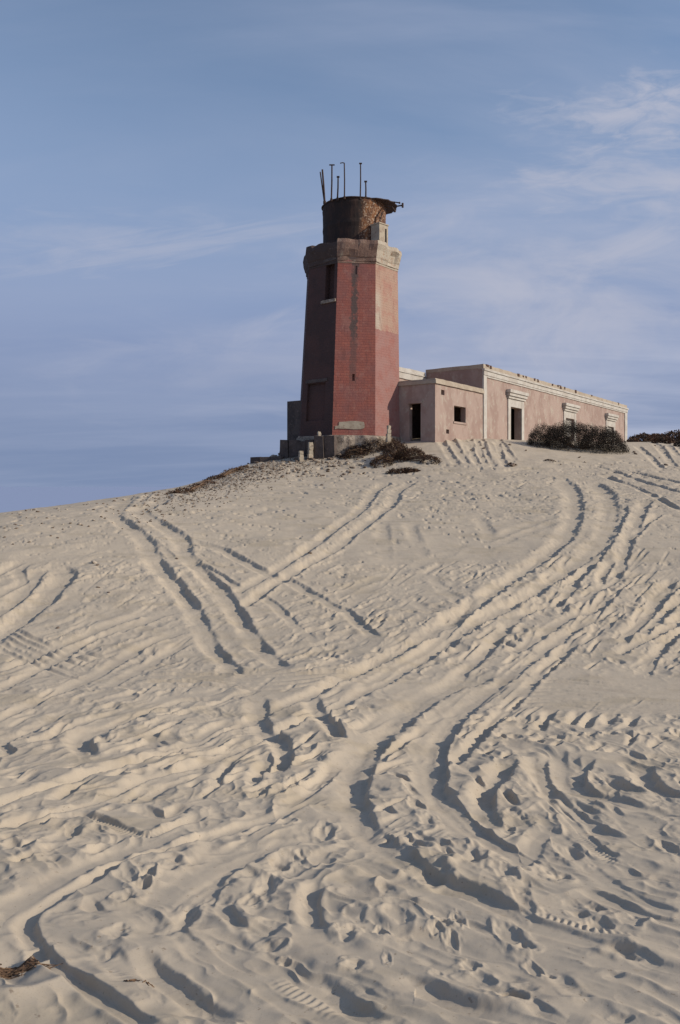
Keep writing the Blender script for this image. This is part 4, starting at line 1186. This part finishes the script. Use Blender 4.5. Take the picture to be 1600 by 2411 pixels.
def LG(px, ybase, wpx, hpx, dep):
    X, Y = ground_hit(px, ybase); Y += dep * .5
    return ((px - CX0) / F * Y, Y, wpx / 2 / F * Y, dep, hpx / F * Y)
shrub('scrub_bush', 'big dark rounded scrub bush on the sand in front of the long house', 'bush',
      [LB(1362, 47.2, 190, 60, 1.9), LB(1290, 47.3, 100, 54, 1.5), LB(1420, 47, 110, 57, 1.6), LB(1340, 47.8, 120, 64, 1.5), LB(1440, 47.3, 74, 52, 1.2), LB(1268, 47.1, 54, 38, .9)], 80000, .036, 'scrub', 50)
shrub('scrub_bush', 'low reddish brown bush on the skyline just right of the long house end', 'bush',
      [LB(1515, 68, 80, 24, 1.6), LB(1545, 70, 60, 22, 1.5), LB(1495, 67, 40, 14, 1.0)], 3500, .13, 'farscrub', 30)
shrub('scrub_bush', 'dark reddish bush on the sand bank cut by the right edge of the photo', 'bush',
      [LB(1590, 57, 70, 30, 1.5), LB(1560, 56, 50, 22, 1.0), LB(1625, 58, 60, 34, 1.4)], 3500, .12, 'farscrub', 30)
shrub('scrub_bush', 'small dark green tuft low on the right edge below the reddish bush', 'bush',
      [LB(1600, 52, 28, 13, .5), LB(1622, 52, 30, 14, .6)], 900, .09, 'scrub', 10)
shrub('dead_shrub', 'brown dead shrub sprawling at the foot of the lighthouse plinth', 'shrub',
      [LG(870, 1066, 80, 34, .9), LG(838, 1076, 64, 26, .8), LG(905, 1052, 60, 26, .8), LG(812, 1080, 30, 10, .5)], 9000, .055, 'deadscrub', 110)
shrub('dead_shrub', 'brown dead shrub on the bank below the annex door', 'shrub',
      [LG(930, 1086, 76, 40, .9), LG(898, 1098, 60, 24, .7), LG(965, 1084, 80, 28, .8), LG(1012, 1090, 50, 18, .6), LG(925, 1060, 50, 24, .6)], 10000, .055, 'deadscrub', 130)
shrub('dead_shrub', 'flat strip of dead brown scrub lowest on the bank under the annex', 'shrub',
      [LG(945, 1114, 80, 13, .4), LG(968, 1113, 46, 10, .35)], 1800, .06, 'deadscrub', 30)
shrub('dead_shrub', 'thin patch of dry brown scrub on the sand below the dune crest', 'shrub',
      [LB(430, 33.0, 60, 13, .7), LB(465, 35, 60, 14, .7), LB(405, 32.4, 40, 9, .5), LB(490, 37, 40, 10, .5)], 1100, .06, 'deadscrub', 26)
shrub('dead_shrub', 'dark dry scrub along the dune crest beside the low broken wall', 'shrub',
      [LB(505, 40.0, 60, 11, .5), LB(545, 42, 60, 13, .5), LB(470, 38, 40, 8, .4), LB(568, 43, 40, 10, .5)], 1500, .06, 'deadscrub', 36)
shrub('dead_shrub', 'small brown bit of scrub alone on the sand under the long house door', 'shrub',
      [LB(1205, 40.6, 26, 8, .35)], 260, .06, 'deadscrub', 10)
shrub('dead_shrub', 'small reddish dry tuft on the sand below the big bush', 'shrub',
      [LB(1295, 42.0, 34, 8, .35)], 300, .06, 'deadscrub', 10)

def dry_tuft(label, px, py, wpx, n, hz=.05, mat='twig'):
    X, Y = ground_hit(px, py); w = wpx / F * Y
    z = ground_z(X, Y)
    mb = MB()
    for _ in range(n):
        a = random.gauss(0, .5); t = random.uniform(-.5, .5) * w; q = random.gauss(0, .10) * w
        L1 = random.uniform(.15, .5) * w
        x0, y0 = X + t, Y + q
        p = Vector((x0, y0, ground_z(x0, y0) + random.uniform(-.005, hz)))
        d = Vector((math.cos(a), math.sin(a) * .5, 0)) * L1 * random.choice((-1, 1))
        m = p + d * .5; m.y += random.gauss(0, .012); m.z = ground_z(m.x, m.y) + random.uniform(.0, hz)
        e = p + d; e.z = ground_z(e.x, e.y) + random.uniform(-.004, hz * .6)
        mb.tube([p, m, e], random.uniform(.0016, .0038), 4, .0012, cap=False)
    return tag(mb.build('dry_twigs', M[mat], None, origin=(X, Y, z)), label, 'twigs')
dry_tuft('matted brown dry grass and twigs at the left edge of the foreground sand', 30, 2288, 120, 150, .010)
dry_tuft('few curled dry stalks on the foreground sand beside a tread print', 320, 2325, 60, 18, .006)

# ------------------------------------------------------------------ stones
def stone_mesh(i):
    bm = bmesh.new(); bmesh.ops.create_icosphere(bm, subdivisions=2, radius=1)
    for v in bm.verts:
        p = v.co.copy()
        k = 1 + .35 * mnoise.noise(p * 1.4 + Vector((i * 7.1, 0, 0))) + .12 * mnoise.noise(p * 4 + Vector((0, i * 3.3, 0)))
        v.co = Vector((p.x * 1.2, p.y * .9, p.z * .62)) * k
    me = bpy.data.meshes.new('stone'); bm.to_mesh(me); bm.free()
    return me
SM = [stone_mesh(i) for i in range(6)]
for i, m_ in enumerate(SM): m_.materials.append(M['rock'] if i < 4 else M['palerock'])
def stone(px, py, wpx, label, group, pale=None):
    X, Y = ground_hit(px, py)
    r = wpx / 2 / F * Y
    pale = random.random() < .25 if pale is None else pale
    o = bpy.data.objects.new('stone', SM[random.choice((4, 5)) if pale else random.choice((0, 1, 2, 3))])
    o.location = (X, Y, ground_z(X, Y) + r * .12); o.scale = (r, r, r * random.uniform(.7, 1.1)); o.rotation_euler = (random.gauss(0, .2), random.gauss(0, .2), random.uniform(0, 6.28))
    link(o); tag(o, label, 'stone', group)
def crest_y(px):
    u = (px - CX0) / F
    return float((HOR - base_uy(np.full_like(_ys, u), _ys) / _ys * F).min())
for _ in range(110):
    px = random.uniform(10, 570); t = random.random() ** 2
    stone(px, crest_y(px) + 4 + t * 75, random.uniform(3, 8), 'small stone strewn on the sand just under the dune crest left of the lighthouse', 'stones under the dune crest')
for _ in range(130):
    px = random.uniform(575, 860); top = 1092 - 22 * (px - 575) / 285
    stone(px, top + random.random() ** 1.7 * 45, random.uniform(4, 11), 'small rubble stone on the slope below the lighthouse', 'rubble stones below the lighthouse')
for _ in range(60):
    stone(random.uniform(640, 800), random.uniform(1056, 1082), random.uniform(8, 20), 'broken masonry lump lying against the foot of the ruined footing', 'masonry lumps at the footing')
for _ in range(22):
    stone(random.uniform(1010, 1590), random.uniform(1040, 1110), random.uniform(3, 8), 'small dark stone on the sand bank in front of the long house', 'stones before the long house')
for x, y, w in ((448, 555, 9), (452, 655, 9), (265, 845, 9), (1430, 500, 8), (500, 680, 7), (815, 520, 7)):
    stone(x / 1.96, 1050 + y / 1.96, w, 'lone dark stone on the open sand slope among the wheel ruts', 'lone stones among the ruts', False)
stone(222, 1326, 14, 'pale stone standing out on the left sand slope', None, True)
stone(186, 1240, 9, 'white pebble just under the left dune crest', None, True)
stone(1205, 1098, 16, 'brown stone on the sand below the house door', None, False)
stone(1567, 1096, 11, 'dark stone on the sand bank near the right edge', None, False)
stone(757, 1143, 9, 'dark pointed stone on the smooth sand below the lighthouse', None, False)

def rubble():
    rb = MB()
    for _ in range(4200):
        px = random.gauss(640, 150)
        if not 330 < px < 960: continue
        top = crest_y(px) + 2
        py = top + abs(random.gauss(0, 26)) + random.random() * 6
        X, Y = ground_hit(px, py); z = ground_z(X, Y); r = random.uniform(.012, .05) * (1.5 if random.random() < .1 else 1)
        c = Vector((X, Y, z + r * .15))
        ax = [Vector((random.gauss(0, 1), random.gauss(0, 1), random.gauss(0, .6))).normalized() * r * random.uniform(.6, 1.4) for _ in range(3)]
        P6 = [c + ax[0], c - ax[0], c + ax[1], c - ax[1], c + ax[2] * .7, c - ax[2] * .7]
        for f in ((0, 2, 4), (2, 1, 4), (1, 3, 4), (3, 0, 4), (2, 0, 5), (1, 2, 5), (3, 1, 5), (0, 3, 5)):
            rb.face([P6[k] for k in f])
    X, Y = ground_hit(640, 1100)
    tag(rb.build('rubble', M['rock'], None, origin=(X, Y, base_z(X, Y))), 'fine brown rubble and grit scattered on the slope below the lighthouse', 'rubble', kind='stuff')
rubble()

# ------------------------------------------------------------------ light, sky, camera
SUN = Vector((2.69, -.60, 1.46)).normalized()
sun = bpy.data.lights.new('sun', 'SUN'); sun.energy = 3.1; sun.angle = R(.53); sun.color = (1.0, .89, .74)
so = bpy.data.objects.new('sun', sun); so.rotation_euler = SUN.to_track_quat('Z', 'Y').to_euler(); link(so)

w = bpy.data.worlds.new('World'); SC.world = w; w.use_nodes = True
nt = w.node_tree; bg = nt.nodes['Background']
sky = N(nt, 'ShaderNodeTexSky', sky_type='NISHITA'); sky.sun_disc = False
sky.sun_elevation = math.asin(SUN.z); sky.sun_rotation = math.atan2(SUN.x, SUN.y)
sky.air_density = 1.0; sky.dust_density = .5; sky.ozone_density = 2.0
tc = N(nt, 'ShaderNodeTexCoord'); sp = N(nt, 'ShaderNodeSeparateXYZ'); nt.links.new(tc.outputs['Generated'], sp.inputs[0])
zc = math_(nt, 'MAXIMUM', sp.outputs['Z'], .0)
dn = math_(nt, 'ADD', zc, .16)
cb = N(nt, 'ShaderNodeCombineXYZ')
nt.links.new(math_(nt, 'DIVIDE', sp.outputs['X'], dn), cb.inputs[0]); nt.links.new(math_(nt, 'DIVIDE', sp.outputs['Y'], dn), cb.inputs[1])
def cloud(scale, st, rot, lo, hi, det=7, off=(0, 0, 0)):
    mp = N(nt, 'ShaderNodeMapping'); mp.inputs['Scale'].default_value = st; mp.inputs['Rotation'].default_value = (0, 0, rot); mp.inputs['Location'].default_value = off
    nt.links.new(cb.outputs[0], mp.inputs['Vector'])
    n = N(nt, 'ShaderNodeTexNoise'); n.inputs['Scale'].default_value = scale; n.inputs['Detail'].default_value = det; n.inputs['Roughness'].default_value = .55; n.inputs['Distortion'].default_value = .5
    nt.links.new(mp.outputs[0], n.inputs['Vector'])
    return ramp(nt, n.outputs['Fac'], lo, hi)
c1 = cloud(.55, (.7, 1.6, 1), .35, .36, .64, 8, (1.3, .4, 0))
c2 = cloud(1.6, (.5, 1.8, 1), -.25, .42, .70, 8, (.2, 2.1, 0))
right = ramp(nt, sp.outputs['X'], -.25, .40)
cm = math_(nt, 'MULTIPLY', math_(nt, 'ADD', math_(nt, 'MULTIPLY', c1, .75), math_(nt, 'MULTIPLY', c2, .40)), math_(nt, 'ADD', math_(nt, 'MULTIPLY', right, .72), .28))
hs = N(nt, 'ShaderNodeHueSaturation'); hs.inputs['Saturation'].default_value = 1.0; hs.inputs['Value'].default_value = 1.0
nt.links.new(sky.outputs[0], hs.inputs['Color'])
low = mix(nt, ramp(nt, sp.outputs['Z'], .02, .22), (1.48, 1.96, 3.12), (1.84, 2.36, 3.72))
base = mix(nt, ramp(nt, sp.outputs['Z'], .50, .16), hs.outputs['Color'], low)
skycol = mix(nt, cm, base, (2.9, 3.25, 4.3))
# a few banks of thin cloud, each at its own place in the sky
def bank(px, py, sx, sy, scale, lo, hi, amount, seed, tilt=0.0):
    global skycol
    d0 = Vector(((px - CX0) / F, 1, (HOR - py) / F))
    ydir = math_(nt, 'MAXIMUM', sp.outputs['Y'], .05)
    ax = math_(nt, 'SUBTRACT', math_(nt, 'DIVIDE', sp.outputs['X'], ydir), d0.x); az = math_(nt, 'SUBTRACT', math_(nt, 'DIVIDE', sp.outputs['Z'], ydir), d0.z)
    az = math_(nt, 'SUBTRACT', az, math_(nt, 'MULTIPLY', ax, tilt))
    cv = N(nt, 'ShaderNodeCombineXYZ')
    nt.links.new(math_(nt, 'DIVIDE', ax, sx / F), cv.inputs[0]); nt.links.new(math_(nt, 'DIVIDE', az, sy / F), cv.inputs[1]); cv.inputs[2].default_value = seed
    ln = N(nt, 'ShaderNodeVectorMath', operation='LENGTH')
    c0 = N(nt, 'ShaderNodeCombineXYZ'); nt.links.new(math_(nt, 'DIVIDE', ax, sx / F), c0.inputs[0]); nt.links.new(math_(nt, 'DIVIDE', az, sy / F), c0.inputs[1])
    nt.links.new(c0.outputs[0], ln.inputs[0])
    n = N(nt, 'ShaderNodeTexNoise'); n.inputs['Scale'].default_value = scale; n.inputs['Detail'].default_value = 9; n.inputs['Roughness'].default_value = .6; n.inputs['Distortion'].default_value = .6
    nt.links.new(cv.outputs[0], n.inputs['Vector'])
    f = math_(nt, 'SUBTRACT', n.outputs['Fac'], math_(nt, 'MULTIPLY', ln.outputs['Value'], .22))
    a = math_(nt, 'MULTIPLY', ramp(nt, f, lo, hi), amount)
    skycol = mix(nt, a, skycol, (3.5, 3.62, 4.35))
bank(1540, 262, 170, 70, 1.5, .20, .55, .75, 1.0, .10)
bank(1400, 255, 190, 60, 1.6, .22, .60, .45, 4.0, .05)
bank(1480, 440, 300, 70, 1.6, .20, .60, .6, 7.0)
bank(1300, 680, 420, 200, 1.3, .15, .60, .75, 11.0, .1)
bank(430, 575, 330, 28, 1.2, .15, .55, .32, 15.0, .16)
bank(150, 560, 260, 60, 1.3, .18, .6, .3, 19.0)
bank(700, 860, 500, 120, 1.3, .20, .65, .3, 23.0)
nt.links.new(skycol, bg.inputs['Color']); bg.inputs['Strength'].default_value = .110

cam = bpy.data.cameras.new('camera'); cam.sensor_width = 36; cam.sensor_fit = 'AUTO'; cam.lens = F / 2411 * 36
cam.shift_y = -(1205.5 - HOR) / 2411; cam.clip_start = .05; cam.clip_end = 200000
co = bpy.data.objects.new('camera', cam); co.location = (0, 0, 0); co.rotation_euler = (R(90), 0, 0); link(co); SC.camera = co

vs = SC.view_settings; vs.view_transform = 'Standard'; vs.look = 'None'; vs.gamma = 1; vs.use_curve_mapping = False; vs.exposure = 0.32
SC.cycles.max_bounces = 6
